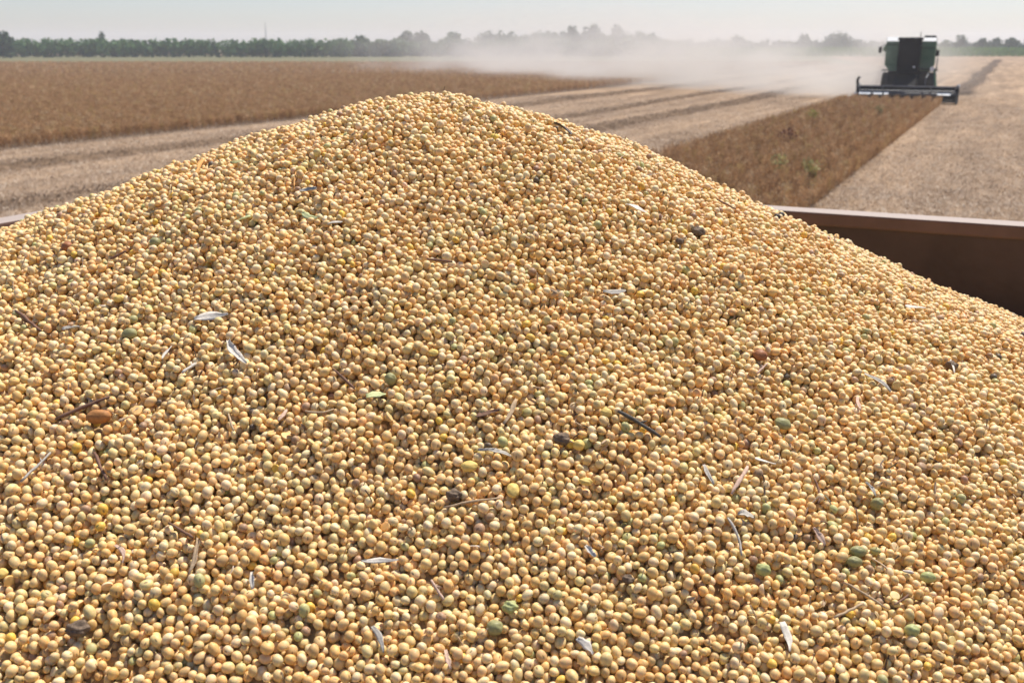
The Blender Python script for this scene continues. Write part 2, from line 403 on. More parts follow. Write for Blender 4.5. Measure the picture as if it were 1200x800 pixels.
for sy in (SB - .9, S_REAR + .9):
    MB().tube([(QL + .3, sy, .5), (QR - .3, sy, .5)], .06, 10).box(((QL + QR) / 2, sy, .77), (1.1, .12, .46)).build('axle', M_DARK, tr)

# ------------------------------------------------------------------ far vegetation
M_LEAF = attr_mat('tree_leaves', rough=.7, spec=.2, trans=.25, attr='leaf_tint')
M_BARK = mat('bark', (.10, .08, .06), .9, noise=3, var=.3)
def leaf_mesh(seed, lobes, n, size):
    """lobes: (cx,cy,cz,rx,ry,rz); leaf clumps spread through the volume, denser near the shell"""
    r = random.Random(seed); vs, fs = [], []
    wts = [a[3] * a[4] * a[5] for a in lobes]
    for _ in range(n):
        cx, cy, cz, rx, ry, rz = r.choices(lobes, wts)[0]
        d = Vector((r.gauss(0, 1), r.gauss(0, 1), r.gauss(0, 1))).normalized() * (r.random() ** .45)
        c = Vector((cx + d.x * rx, cy + d.y * ry, cz + d.z * rz))
        if c.z < .2: c.z = .2 + r.random() * .5
        nrm = (d + Vector((r.gauss(0, .7), r.gauss(0, .7), r.gauss(0, .7)))).normalized()
        a = nrm.orthogonal().normalized(); a = Quaternion(nrm, r.uniform(0, 6.28)) @ a; b = nrm.cross(a)
        s = size * r.uniform(.5, 1.3); k = len(vs)
        vs += [c + a * s, c + b * s * .7, c - a * s, c - b * s * .7]; fs.append((k, k + 1, k + 2, k + 3))
    return mesh_from('crown', vs, fs)
def tint_obj(o, c): o['leaf_tint'] = [float(x) for x in c]; return o
def tree(name, u, Y, vtop, wpx, seed, tint, label, shape='round', group=None, cat='tree'):
    r = random.Random(seed); base = at_depth(u, Y, 0.0)
    h = z_of(vtop, Y); d = Y * cP; w = wpx / F * d / 2
    o = empty(name, base, r.uniform(0, 6.28), label, cat, group)
    lobes = []
    if shape == 'narrow': lobes = [(0, 0, h * .55, w, w, h * .45)]
    elif shape == 'dome':
        for i in range(9):
            an = r.uniform(0, 6.28); q = r.uniform(.1, .75)
            lobes.append((math.cos(an) * w * q, math.sin(an) * w * q, h * (.35 + .38 * (1 - q)), w * .42, w * .42, h * r.uniform(.2, .27)))
        lobes.append((0, 0, h * .72, w * .5, w * .5, h * .28)); lobes.append((0, 0, h * .35, w * .85, w * .85, h * .3))
    else:
        for i in range(7):
            an = i * .9 + r.uniform(-.4, .4); q = r.uniform(.35, .65)
            lobes.append((math.cos(an) * w * q, math.sin(an) * w * q, h * r.uniform(.42, .74), w * r.uniform(.3, .5), w * r.uniform(.3, .5), h * r.uniform(.13, .22)))
        lobes.append((r.uniform(-.2, .2) * w, 0, h * .8, w * .5, w * .5, h * .2))
    if shape != 'narrow': lobes += [(sg * w * .45, 0, h * .24, w * .62, w * .5, h * .26) for sg in (-1, .9)]
    else: lobes = [(r.uniform(-.3, .3) * w, 0, h * z_, w * k_, w * k_, h * .16) for z_, k_ in ((.3, 1), (.5, .9), (.66, .8), (.82, .55))]
    me = leaf_mesh(seed, lobes, int(min(1300, 320 + 50 * w * h / 3)), max(.28, min(.6, w * .16)))
    tint_obj(link('crown', me, M_LEAF, o), tint)
    mb = MB().tube([(0, 0, -.1), (.05 * w, 0, h * .3), (0, .05 * w, h * .75)], [max(.12, h * .03), h * .022, h * .008], 7)
    for i in range(4):
        an = i * 1.6 + r.random(); mb.tube([(0, 0, h * .32), (math.cos(an) * w * .3, math.sin(an) * w * .3, h * .5), (math.cos(an) * w * .5, math.sin(an) * w * .5, h * .66)], [h * .013, h * .009, h * .004], 5)
    mb.build('trunk', M_BARK, o)
    return o
G1, G2, G3, G4 = (.05, .10, .030), (.06, .115, .04), (.10, .15, .05), (.042, .085, .035)
TL = [
 (4, 268, 36, 30, G4, 'round', 'dark tree rising above the left end of the hedge'),
 (122, 290, 36, 13, G4, 'narrow', 'lone small crown poking up above the left hedge'),
 (424, 300, 41, 30, G2, 'round', 'leftmost taller tree where the hedge meets the wooded stretch'),
 (446, 296, 46, 28, G3, 'round', 'pale yellowish bush between two taller trees left of the heap top'),
 (475, 330, 36, 28, G4, 'round', 'dark round tree just left of the heap top, left of a pair'),
 (495, 330, 36, 25, G4, 'round', 'dark round tree just above the heap top, right of a pair'),
 (531, 335, 37, 32, G2, 'round', 'open tree with sky gaps right of the dark pair'),
 (578, 350, 34, 66, G4, 'dome', 'broad domed tree behind the wooded stretch, left of the dust'),
 (636, 350, 36, 70, G2, 'dome', 'broad hazy tree half lost in the left part of the dust'),
 (670, 360, 30, 28, G4, 'round', 'left tree of the tall trio above the dust'),
 (697, 360, 28, 28, G4, 'round', 'middle tree of the tall trio above the dust'),
 (723, 360, 29, 28, G4, 'round', 'right dark tree of the tall trio above the dust'),
 (757, 350, 42, 40, G2, 'round', 'low tree to the right of the tall trio above the dust'),
 (808, 380, 44, 11, G4, 'narrow', 'thin solitary poplar above the dust cloud'),
 (862, 420, 41, 40, G4, 'dome', 'hazy grey grove low on the horizon over the dust'),
 (898, 420, 45, 10, G4, 'narrow', 'thinnest dark tree on the horizon right of the hazy grove'),
 (942, 430, 40, 24, G4, 'round', 'small hazy tree just left of the domed grove'),
 (982, 430, 36, 52, G4, 'dome', 'domed hazy grove left of the combine'),
 (1107, 330, 46, 14, G1, 'round', 'small bush between the combine and the round tree'),
 (1123, 330, 40, 18, G4, 'round', 'round dark tree right of the combine'),
 (1150, 345, 45, 24, G4, 'round', 'low dark tree on the right horizon, first right of the round one'),
 (1165, 360, 43, 20, G4, 'round', 'second low dark tree right of the round one'),
 (1183, 345, 44, 24, G4, 'round', 'third low dark tree, near the right edge of the picture'),
 (1203, 345, 43, 26, G4, 'round', 'low dark tree cut by the right edge of the picture'),
]
for i, (u, Y, vt, w, t, sh, lab) in enumerate(TL):
    tree('tree', u, Y, vt, w, 100 + i, t, lab, sh, 'trees along the horizon')
def belt(name, u0, u1, Y, vtop, depth, n, size, tint, seed, rough=.25, **kw):
    """a dense belt of bushes that reads as one mass"""
    r = random.Random(seed); lobes = []
    a, b = at_depth(u0, Y), at_depth(u1, Y); h0 = z_of(vtop, Y); L = b.x - a.x; x = 0
    while x < L:
        h = h0 * r.uniform(1 - rough, 1.06); w = r.uniform(1.4, 3.2)
        lobes.append((x - L / 2, r.uniform(-depth / 2, depth / 2), h * .45, w, w, h * .47)); x += w * .55
    me = leaf_mesh(seed, lobes, n, size); o = tint_obj(link(name, me, M_LEAF), tint); o.location = ((a.x + b.x) / 2, Y, 0)
    tag(o, kind='stuff', **kw); return o
belt('hedge', -140, 405, 286, 43.5, 5, 19000, .5, (.08, .165, .045), 5, .10, label='long dense green hedge along the far edge of the left field', cat='hedge')
belt('woodland', 395, 800, 300, 43, 8, 19000, .55, (.085, .15, .05), 6, .28, label='low mixed woodland behind the field in the middle distance', cat='woodland')
belt('ridge_wood', 590, 770, 365, 35.5, 8, 9000, .6, G2, 8, .2, label='taller hazy wood behind the dust cloud', cat='woodland')
belt('far_wood', 770, 1060, 440, 45.5, 10, 9000, .7, (.06, .10, .05), 9, .3, label='low hazy wood on the horizon behind the dust, left of the combine', cat='woodland')
belt('far_bushes', 1085, 1290, 430, 47, 8, 5000, .65, (.05, .09, .04), 10, .35, label='low dark line of bushes under the trees on the right horizon', cat='woodland')
# maize: green standing rows on the right horizon
r_ = random.Random(3); vs, fs = [], []
a, b = at_depth(770, 300), at_depth(1260, 300)
for i in range(15000):
    x = r_.uniform(a.x, b.x); y = 300 + abs(r_.gauss(0, 10)); h = 2.75 * r_.uniform(.85, 1.08); an = r_.uniform(0, 6.28); z0 = r_.uniform(0, h * .8); w = r_.uniform(.08, .16)
    p = Vector((x, y, z0)); e = p + Vector((math.cos(an) * .35, math.sin(an) * .35, min(h - z0, r_.uniform(.4, .9)))); sd = Vector((-math.sin(an), math.cos(an), 0)) * w; k = len(vs)
    vs += [p - sd, p + sd, e + sd * .3, e - sd * .3]; fs.append((k, k + 1, k + 2, k + 3))
o = tint_obj(link('maize_field', mesh_from('maize_field', vs, fs), M_LEAF), (.12, .22, .045)); tag(o, 'green standing maize at the far edge of the stubble on the right', 'maize', kind='stuff')
# radio mast on the left horizon
mt = MB(); pm = at_depth(313, 330); hm = z_of(26, 330)
mt.tube([(0, 0, -.2), (0, 0, hm)], [.22, .05], 6)
for k in range(5): mt.box((0, 0, hm * (.5 + .1 * k)), (.5, .06, .06))
o = mt.build('mast', mat('galvanised', (.35, .37, .38), .5, metal=.4)); o.location = pm; tag(o, 'thin faint mast standing behind the left hedge', 'mast')

# ================================================================== SOYBEAN HEAP
HP = (-0.0703, 1.0373, CAM_Z - 0.0525, 0.1550, 0.6862, 0.4235, 0.5560, 0.2649, 0.0752, 0.2098)
def Hc(x, y):
    x0, y0, z0, a, sf, sl, sr, sb, kl, kr = HP
    dx, dy = x - x0, y - y0
    Rr = np.sqrt(dx * dx + dy * dy) + 1e-9; r = np.sqrt(dx * dx + dy * dy + a * a) - a
    cx, cy = dx / Rr, dy / Rr
    s = np.where(cx > 0, sr, sl) * cx * cx + np.where(cy > 0, sb, sf) * cy * cy
    k = np.where(cx > 0, kr, kl) * cx * cx
    z = z0 - s * r * (1 - k * np.minimum(r, 1))
    back = np.maximum(0, dy - .28); z = z - np.maximum(cy, 0) * back ** 2 * .42
    z = z + .0035 * np.sin(23 * x + 3 * y + 1) * np.sin(19 * y - 7 * x) + .0022 * np.sin(51 * x - 13 * y) * np.sin(47 * y + 9 * x + 2)
    fl = CAM_Z - .95
    return fl + np.logaddexp(0, (z - fl) * 14) / 14
def H1(x, y): return float(Hc(np.array([x]), np.array([y]))[0])
def Hn(x, y, e=.004):
    gx = (Hc(x + e, y) - Hc(x - e, y)) / (2 * e); gy = (Hc(x, y + e) - Hc(x, y - e)) / (2 * e)
    n = np.c_[-gx, -gy, np.ones_like(gx)]; return n / np.linalg.norm(n, axis=1)[:, None]
def project(P):
    d = P[:, 1] * cP - (P[:, 2] - CAM_Z) * sP; w = P[:, 1] * sP + (P[:, 2] - CAM_Z) * cP
    dd = np.maximum(d, .01); return 600 + F * P[:, 0] / dd, 400 - F * w / dd, d
D = .0060
# --- dense random packing of the part of the heap that the camera sees
gx, gy = np.meshgrid(np.arange(-1.0, 1.2, .01), np.arange(.3, 1.7, .01)); gx, gy = gx.ravel(), gy.ravel()
gz = Hc(gx, gy); u, v, d = project(np.c_[gx, gy, gz])
facing = (Hn(gx, gy) * -np.c_[gx, gy, gz - CAM_Z]).sum(1) > -.03
seen = (u > -70) & (u < 1270) & (v < 860) & (d > .2) & facing
cells = np.c_[gx, gy][seen]; areaf = 1 / Hn(cells[:, 0], cells[:, 1])[:, 2]
seen_set = set(map(tuple, np.round(cells * 100).astype(int).tolist()))
LAY = 2.5
cnt = areaf * 1e-4 * LAY * D * .60 / (math.pi / 6 * D ** 3)
N = int(cnt.sum()); pick = rng.choice(len(cells), N, p=cnt / cnt.sum())
P = np.zeros((N, 3)); P[:, :2] = cells[pick] + rng.uniform(-.005, .005, (N, 2))
nn = Hn(P[:, 0], P[:, 1]); P[:, 2] = Hc(P[:, 0], P[:, 1]); P += nn * (-rng.uniform(0, LAY, N) * D)[:, None]
rad = np.clip(rng.normal(.5, .06, N), .36, .68) * D
def pairs(P, cs):
    K = np.floor((P - P.min(0)) / cs).astype(np.int64) + 1; nx, ny = K[:, 0].max() + 2, K[:, 1].max() + 2
    key = K[:, 0] + nx * (K[:, 1] + ny * K[:, 2]); order = np.argsort(key, kind='stable'); ks = key[order]
    I, J = [], []
    offs = [(0, 0, 0)] + [(a, b, c) for a in (-1, 0, 1) for b in (-1, 0, 1) for c in (-1, 0, 1) if (c, b, a) > (0, 0, 0)]
    idx = np.arange(len(P))
    for o in offs:
        kk = key + o[0] + nx * (o[1] + ny * o[2])
        lo = np.searchsorted(ks, kk, 'left'); hi = np.searchsorted(ks, kk, 'right'); m = hi - lo
        for t in range(int(m.max()) if len(m) else 0):
            w = np.nonzero(m > t)[0]; j = order[lo[w] + t]; i = idx[w]
            if o == (0, 0, 0): g = i < j; i, j = i[g], j[g]
            I.append(i); J.append(j)
    I, J = np.concatenate(I), np.concatenate(J)
    near = ((P[I] - P[J]) ** 2).sum(1) < (1.35 * D) ** 2
    return I[near], J[near]
for it in range(44):
    if it % 6 == 0: I, J = pairs(P, 1.36 * D)
    dv = P[I] - P[J]; L = np.sqrt((dv ** 2).sum(1)) + 1e-9; ov = (rad[I] + rad[J]) * .97 - L
    m = ov > 0; push = dv[m] / L[m][:, None] * (ov[m] * .38)[:, None]
    dp = np.zeros_like(P)
    for c in range(3): dp[:, c] = np.bincount(I[m], push[:, c], N) - np.bincount(J[m], push[:, c], N)
    ln = np.sqrt((dp ** 2).sum(1)) + 1e-12; dp *= np.minimum(1, .35 * D / ln)[:, None]
    P += dp
    dep = (P[:, 2] - Hc(P[:, 0], P[:, 1])) * nn[:, 2]
    P -= nn * (.035 * D * (it < 38)) * np.clip((dep / D + LAY), 0, 1)[:, None]
    low = np.minimum(0, dep / D + LAY + .2); P -= nn * (low * D * .5)[:, None]
dep = (P[:, 2] - Hc(P[:, 0], P[:, 1])) * nn[:, 2]
shift = np.percentile(dep, 93)                             # bring the packed surface back onto the fitted profile
P -= nn * shift
keep = dep - shift < .9 * D
P, rad, nn = P[keep], rad[keep], nn[keep]; N = len(P)
# --- one loose layer over the rest of the load
sx, sy = np.meshgrid(np.arange(QL, QR, D * 1.02), np.arange(-.5, SB, D * .90))
sx = sx + (np.arange(sx.shape[0]) % 2)[:, None] * D * .5
sx, sy = sx.ravel() + rng.normal(0, .0009, sx.size), sy.ravel() + rng.normal(0, .0009, sy.size)
qx, qy = sx * PX + sy * DX, sx * PY + sy * DY
ins = (sx > QL + .008) & (sx < QR - .008) & (sy < SB - .008)
kk = np.round(np.c_[qx, qy] * 100).astype(int)
ins &= ~np.array([tuple(t) in seen_set for t in kk.tolist()])
qx, qy = qx[ins], qy[ins]; n2 = Hn(qx, qy); P2 = np.c_[qx, qy, Hc(qx, qy)] + n2 * (rng.normal(-.35, .28, len(qx)) * D)[:, None]
rad2 = np.clip(rng.normal(.51, .04, len(qx)), .4, .6) * D

def bean_colours(n):
    base = np.array([[.74, .505, .220], [.735, .455, .17], [.77, .59, .32], [.69, .525, .23], [.65, .42, .175], [.74, .48, .09], [.46, .43, .18], [.40, .25, .14], [.14, .105, .065]])
    pr = np.array([.42, .19, .20, .11, .045, .008, .011, .010, .001])
    k = rng.choice(len(base), n, p=pr / pr.sum()); c = base[k] * rng.uniform(.88, 1.10, (n, 1)) * rng.normal(1, .022, (n, 3)); return np.clip(c, .01, .9), k
# bean meshes, radius 1
def bean_mesh(seed, ax, dent=0.0, wob=.03, half=False):
    bm = bmesh.new(); bmesh.ops.create_icosphere(bm, subdivisions=3, radius=1.0); r = random.Random(seed)
    ph = [r.uniform(0, 6.28) for _ in range(6)]
    for v in bm.verts:
        d = v.co.normalized()
        k = 1 + wob * (math.sin(3 * d.x + ph[0]) * math.sin(2.4 * d.y + ph[1]) + .5 * math.sin(5 * d.z + ph[2] + 2 * d.x))
        k -= dent * math.exp(-((d - Vector((0, .2, .98)).normalized()).length / .55) ** 2)
        k -= .045 * math.exp(-((abs(d.y) / .10) ** 2)) * max(0, -d.z) ** 2     # seam by the hilum
        p = d * k
        if half and p.z > .08: p.z = .08 + (p.z - .08) * .12 - .06 * (1 - math.hypot(p.x, p.y))
        v.co = (p.x * ax[0] * 1.03, p.y * ax[1] * .985, p.z * ax[2] * .965)
    me = bpy.data.meshes.new('bean'); bm.to_mesh(me); bm.free()
    me.polygons.foreach_set('use_smooth', [True] * len(me.polygons)); return me
def bean_material():
    m = attr_mat('soybean_skin', rough=.5, spec=.34, sss=.32, noise=.13, nscale=1.3)
    n, l = m.node_tree.nodes, m.node_tree.links; b = n['Principled BSDF']
    src = b.inputs['Base Color'].links[0].from_socket
    tc = n.new('ShaderNodeTexCoord')
    sub = n.new('ShaderNodeVectorMath'); sub.operation = 'SUBTRACT'; sub.inputs[1].default_value = (0, 0, -.93)
    mul = n.new('ShaderNodeVectorMath'); mul.operation = 'MULTIPLY'; mul.inputs[1].default_value = (2.6, 6.5, 1)
    ln = n.new('ShaderNodeVectorMath'); ln.operation = 'LENGTH'
    l.new(tc.outputs['Object'], sub.inputs[0]); l.new(sub.outputs[0], mul.inputs[0]); l.new(mul.outputs[0], ln.inputs[0])
    rp = n.new('ShaderNodeMapRange'); rp.inputs['From Min'].default_value = .75; rp.inputs['From Max'].default_value = 1.05; rp.inputs['To Min'].default_value = .75; rp.inputs['To Max'].default_value = 0
    l.new(ln.outputs['Value'], rp.inputs['Value'])
    mx = n.new('ShaderNodeMix'); mx.data_type = 'RGBA'; mx.inputs[7].default_value = (.16, .09, .045, 1)     # hilum scar
    l.new(rp.outputs[0], mx.inputs['Factor']); l.new(src, mx.inputs[6]); l.new(mx.outputs[2], b.inputs['Base Color'])
    return m
M_BEAN = bean_material()
BM = [bean_mesh(1, (1.02, .98, .95)), bean_mesh(2, (1.10, .97, .90)), bean_mesh(3, (1.04, 1.0, .93), dent=.16), bean_mesh(4, (1.20, .95, .86)), bean_mesh(5, (1.06, .94, .90), dent=.1, wob=.06), bean_mesh(6, (1.08, 1.0, .98), half=True)]
# flakes of chaff mixed through the load
def chaff_mesh(seed):
    r = random.Random(seed); vs, fs = [], []; n = 6; w0 = r.uniform(.25, .5)
    for i in range(n):
        t = i / (n - 1); w = w0 * math.sin(math.pi * (.12 + .8 * t)) * r.uniform(.8, 1.2); x = (t - .5) * 2.6; z = .35 * math.sin(3 * t + seed)
        vs += [(x, -w, z + .12), (x, 0, z), (x, w, z + .12), (x, 0, z - .08)]
    for i in range(n - 1):
        k = 4 * i
        for a in range(4): fs.append((k + a, k + (a + 1) % 4, k + 4 + (a + 1) % 4, k + 4 + a))
    fs += [(3, 2, 1, 0), (4 * n - 4, 4 * n - 3, 4 * n - 2, 4 * n - 1)]
    return mesh_from('chaff', vs, fs)
def stem_mesh(seed):
    r = random.Random(70 + seed); vs, fs = [], []; n = 6
    for i in range(n):
        t = i / (n - 1); x = (t - .5) * 6.5; y = .5 * math.sin(2.6 * t + seed) + r.uniform(-.08, .08); z = .25 * math.sin(4 * t); w = .26 * r.uniform(.7, 1.15)
        vs += [(x, y - w, z), (x, y, z + w), (x, y + w, z), (x, y, z - w)]
    for i in range(n - 1):
        for a in range(4): fs.append((4 * i + a, 4 * i + (a + 1) % 4, 4 * i + 4 + (a + 1) % 4, 4 * i + 4 + a))
    return mesh_from('stem', vs, fs + [(3, 2, 1, 0), (4 * n - 4, 4 * n - 3, 4 * n - 2, 4 * n - 1)])
M_CHAFF = attr_mat('chaff', rough=.75, spec=.2, noise=.25, nscale=2.0)
b_protos = [proto('bean', m_, M_BEAN) for m_ in BM] + [proto('chaff', chaff_mesh(k), M_CHAFF) for k in range(3)] + [proto('chaff', stem_mesh(k), M_CHAFF) for k in range(2)]
PB = [.25, .30, .13, .18, .12, .02]
colA, kA = bean_colours(N); whichA = rng.choice(6, N, p=PB)
rotA = rng.uniform(-math.pi, math.pi, (N, 3))
# which beans show largest: paint them into a depth-sorted id buffer
u, v, d = project(P); pr = rad / np.maximum(d, .01) * F
buf = np.full((800, 1200), -1, np.int32)
for i in np.argsort(-d):
    if not (-8 < u[i] < 1208 and -8 < v[i] < 808): continue
    r = pr[i]; x0, x1, y0, y1 = max(0, int(u[i] - r)), min(1200, int(u[i] + r) + 1), max(0, int(v[i] - r)), min(800, int(v[i] + r) + 1)
    if x0 >= x1 or y0 >= y1: continue
    yy, xx = np.ogrid[y0:y1, x0:x1]; buf[y0:y1, x0:x1][((xx - u[i]) ** 2 + (yy - v[i]) ** 2) < r * r] = i
area = np.bincount(buf[buf >= 0], minlength=N)
single = np.zeros(N, bool); single[np.argsort(-area)[:300]] = True

# --- debris placed on the heap where the photograph shows it
def on_heap(u_, v_):
    while True:
        r = ray(u_, v_); t = .25
        while t < 1.5 and CAM_Z + r.z * t > H1(r.x * t, r.y * t): t += .004
        if t < 1.5: break
        v_ += 2                                  # just off the skyline: slide down onto the heap
    a, b = t - .004, t
    for _ in range(12):
        m_ = (a + b) / 2
        if CAM_Z + r.z * m_ > H1(r.x * m_, r.y * m_): a = m_
        else: b = m_
    p = Vector((r.x * b, r.y * b, CAM_Z + r.z * b)); nrm = Vector(Hn(np.array([p.x]), np.array([p.y]))[0].tolist())
    return p, nrm, (p - Vector((0, 0, CAM_Z))).dot(Vector((0, cP, -sP)))
DEB = []                                         # (point, radius) cleared of beans so that pieces lie on top
def dmat(name, col, rough=.75, var=.3, sc=500): return mat(name, col, rough, noise=sc, var=var, bump=.35, bscale=900, spec=.2)
MT = {'dark': dmat('grey_stalk', (.10, .088, .07)), 'tan': dmat('tan_straw', (.46, .33, .20)), 'white': dmat('bleached_husk', (.62, .56, .47), var=.22),
      'brown': dmat('brown_twig', (.20, .11, .07)), 'pink': dmat('pinkish_straw', (.55, .38, .28)), 'grey': dmat('grey_husk', (.42, .38, .32)),
      'clod': dmat('soil_clod', (.17, .12, .08), var=.45), 'green': dmat('green_bean_skin', (.41, .42, .17), .45, .15), 'olive': dmat('olive_bean_skin', (.31, .29, .13), .45, .2),
      'yellow': dmat('yellow_split_bean', (.72, .51, .15), .5, .12), 'red': dmat('red_brown_skin', (.34, .14, .06), .5, .2), 'black': dmat('dark_bean_skin', (.06, .045, .04), .5, .3),
      'pod': dmat('brown_pod', (.42, .19, .065), .6, .25), 'pale': dmat('pale_green_husk', (.50, .52, .26), .7, .2), 'orange': dmat('orange_husk', (.60, .30, .09), .6, .2)}
def stick(u1, v1, u2, v2, m_, label, wpx=3.0, kind='round', bend=.0, name='straw_piece', cat='straw', lift=.42):
    p1, n1, d1 = on_heap(u1, v1); p2, n2_, d2 = on_heap(u2, v2)
    bend = bend or (random.Random(int(u1 + 31 * v1)).uniform(-.09, .09) if kind == 'flat' else 0.0)
    nrm = ((n1 + n2_) / 2).normalized(); a = p1 + n1 * D * lift; b = p2 + n2_ * D * lift; mid = (a + b) / 2
    ax = (b - a); L = ax.length; ax.normalize(); side = nrm.cross(ax).normalized(); w = wpx / F * (d1 + d2) / 2 / 2
    r = random.Random(int(u1 * 7 + v1)); pts = []; nseg = 7; bm = MB()
    for i in range(nseg):
        t = i / (nseg - 1); pts.append(ax * (t - .5) * L + side * (bend * L * math.sin(math.pi * t) + r.uniform(-.012, .012) * L) + nrm * (r.uniform(-.1, .1) * w + .0010 * math.sin(3 * t + u1)))
    if kind == 'round':
        rs = [w * r.uniform(.75, 1.15) * (.72 if i in (0, nseg - 1) else 1) for i in range(nseg)]
        bm.tube(pts, rs, 8)
        if r.random() < .5: k = r.randrange(2, 5); bm.tube([pts[k], pts[k] + side * w * 2.4 + ax * w * 2 + nrm * w], [w * .7, w * .3], 6)      # side spur
    else:                                        # curved flat husk with thickness
        rings = []
        for i, p in enumerate(pts):
            t = i / (nseg - 1); ww = w * (.35 + .75 * math.sin(math.pi * min(1, .12 + .86 * t))) * r.uniform(.6, 1.15); th = max(.00035, w * .12)
            cup = w * (.45 + .35 * math.sin(2.2 * t + u1)); tw = .7 * math.sin(1.7 * t + v1); row = []
            for k, sgn in enumerate((-1, -.45, .45, 1)): row.append(p + side * ww * sgn * (1 + .25 * math.sin(5 * t + 3 * sgn + u1)) + nrm * (cup * sgn * sgn + ww * sgn * tw * .5))
            row2 = [x - nrm * th for x in row[::-1]]; rings.append([bm.bm.verts.new(x) for x in row + row2])
        for A, B in zip(rings, rings[1:]):
            for k in range(8): bm.bm.faces.new((A[k], B[k], B[(k + 1) % 8], A[(k + 1) % 8]))
        bm.bm.faces.new(rings[0]); bm.bm.faces.new(rings[-1][::-1])
        bmesh.ops.recalc_face_normals(bm.bm, faces=bm.bm.faces[:])
    o = bm.build(name, MT[m_], None, True); o.location = mid; tag(o, label, cat)
    for i in range(6): DEB.append((a.lerp(b, (i + .5) / 6) - nrm * D * .1, max(w * .55, .0016)))
    return o
def lump(u_, v_, wpx, m_, label, name='soil_clod', cat='clod', ax=(1, .8, .7), rough=.16, sub=4, rz=0.0, lift=.3):
    p, nrm, d_ = on_heap(u_, v_); w = wpx / F * d_ / 2; bm = bmesh.new(); bmesh.ops.create_icosphere(bm, subdivisions=sub, radius=1.0)
    r = random.Random(int(u_ * 3 + v_)); ph = [r.uniform(0, 6.28) for _ in range(6)]
    for v in bm.verts:
        q_ = v.co.copy(); k = 1 + rough * (math.sin(4 * q_.x + ph[0]) * math.sin(5 * q_.y + ph[1]) + .6 * math.sin(9 * q_.z + ph[2] + 3 * q_.x) * math.cos(8 * q_.y + ph[3])) + r.uniform(-rough, rough) * .25
        v.co = Vector((q_.x * ax[0], q_.y * ax[1], q_.z * ax[2])) * k * w
    me = bpy.data.meshes.new(name); bm.to_mesh(me); bm.free(); o = link(name, me, MT[m_], None, True)
    o.location = p + nrm * D * lift
    q_ = nrm.to_track_quat('Z', 'X'); o.rotation_mode = 'QUATERNION'; o.rotation_quaternion = q_ @ Quaternion((0, 0, 1), rz - q_.to_euler().z)
    tag(o, label, cat); DEB.append((p + nrm * D * lift * .6, w * .85)); return o
ST, HU = 'round', 'flat'
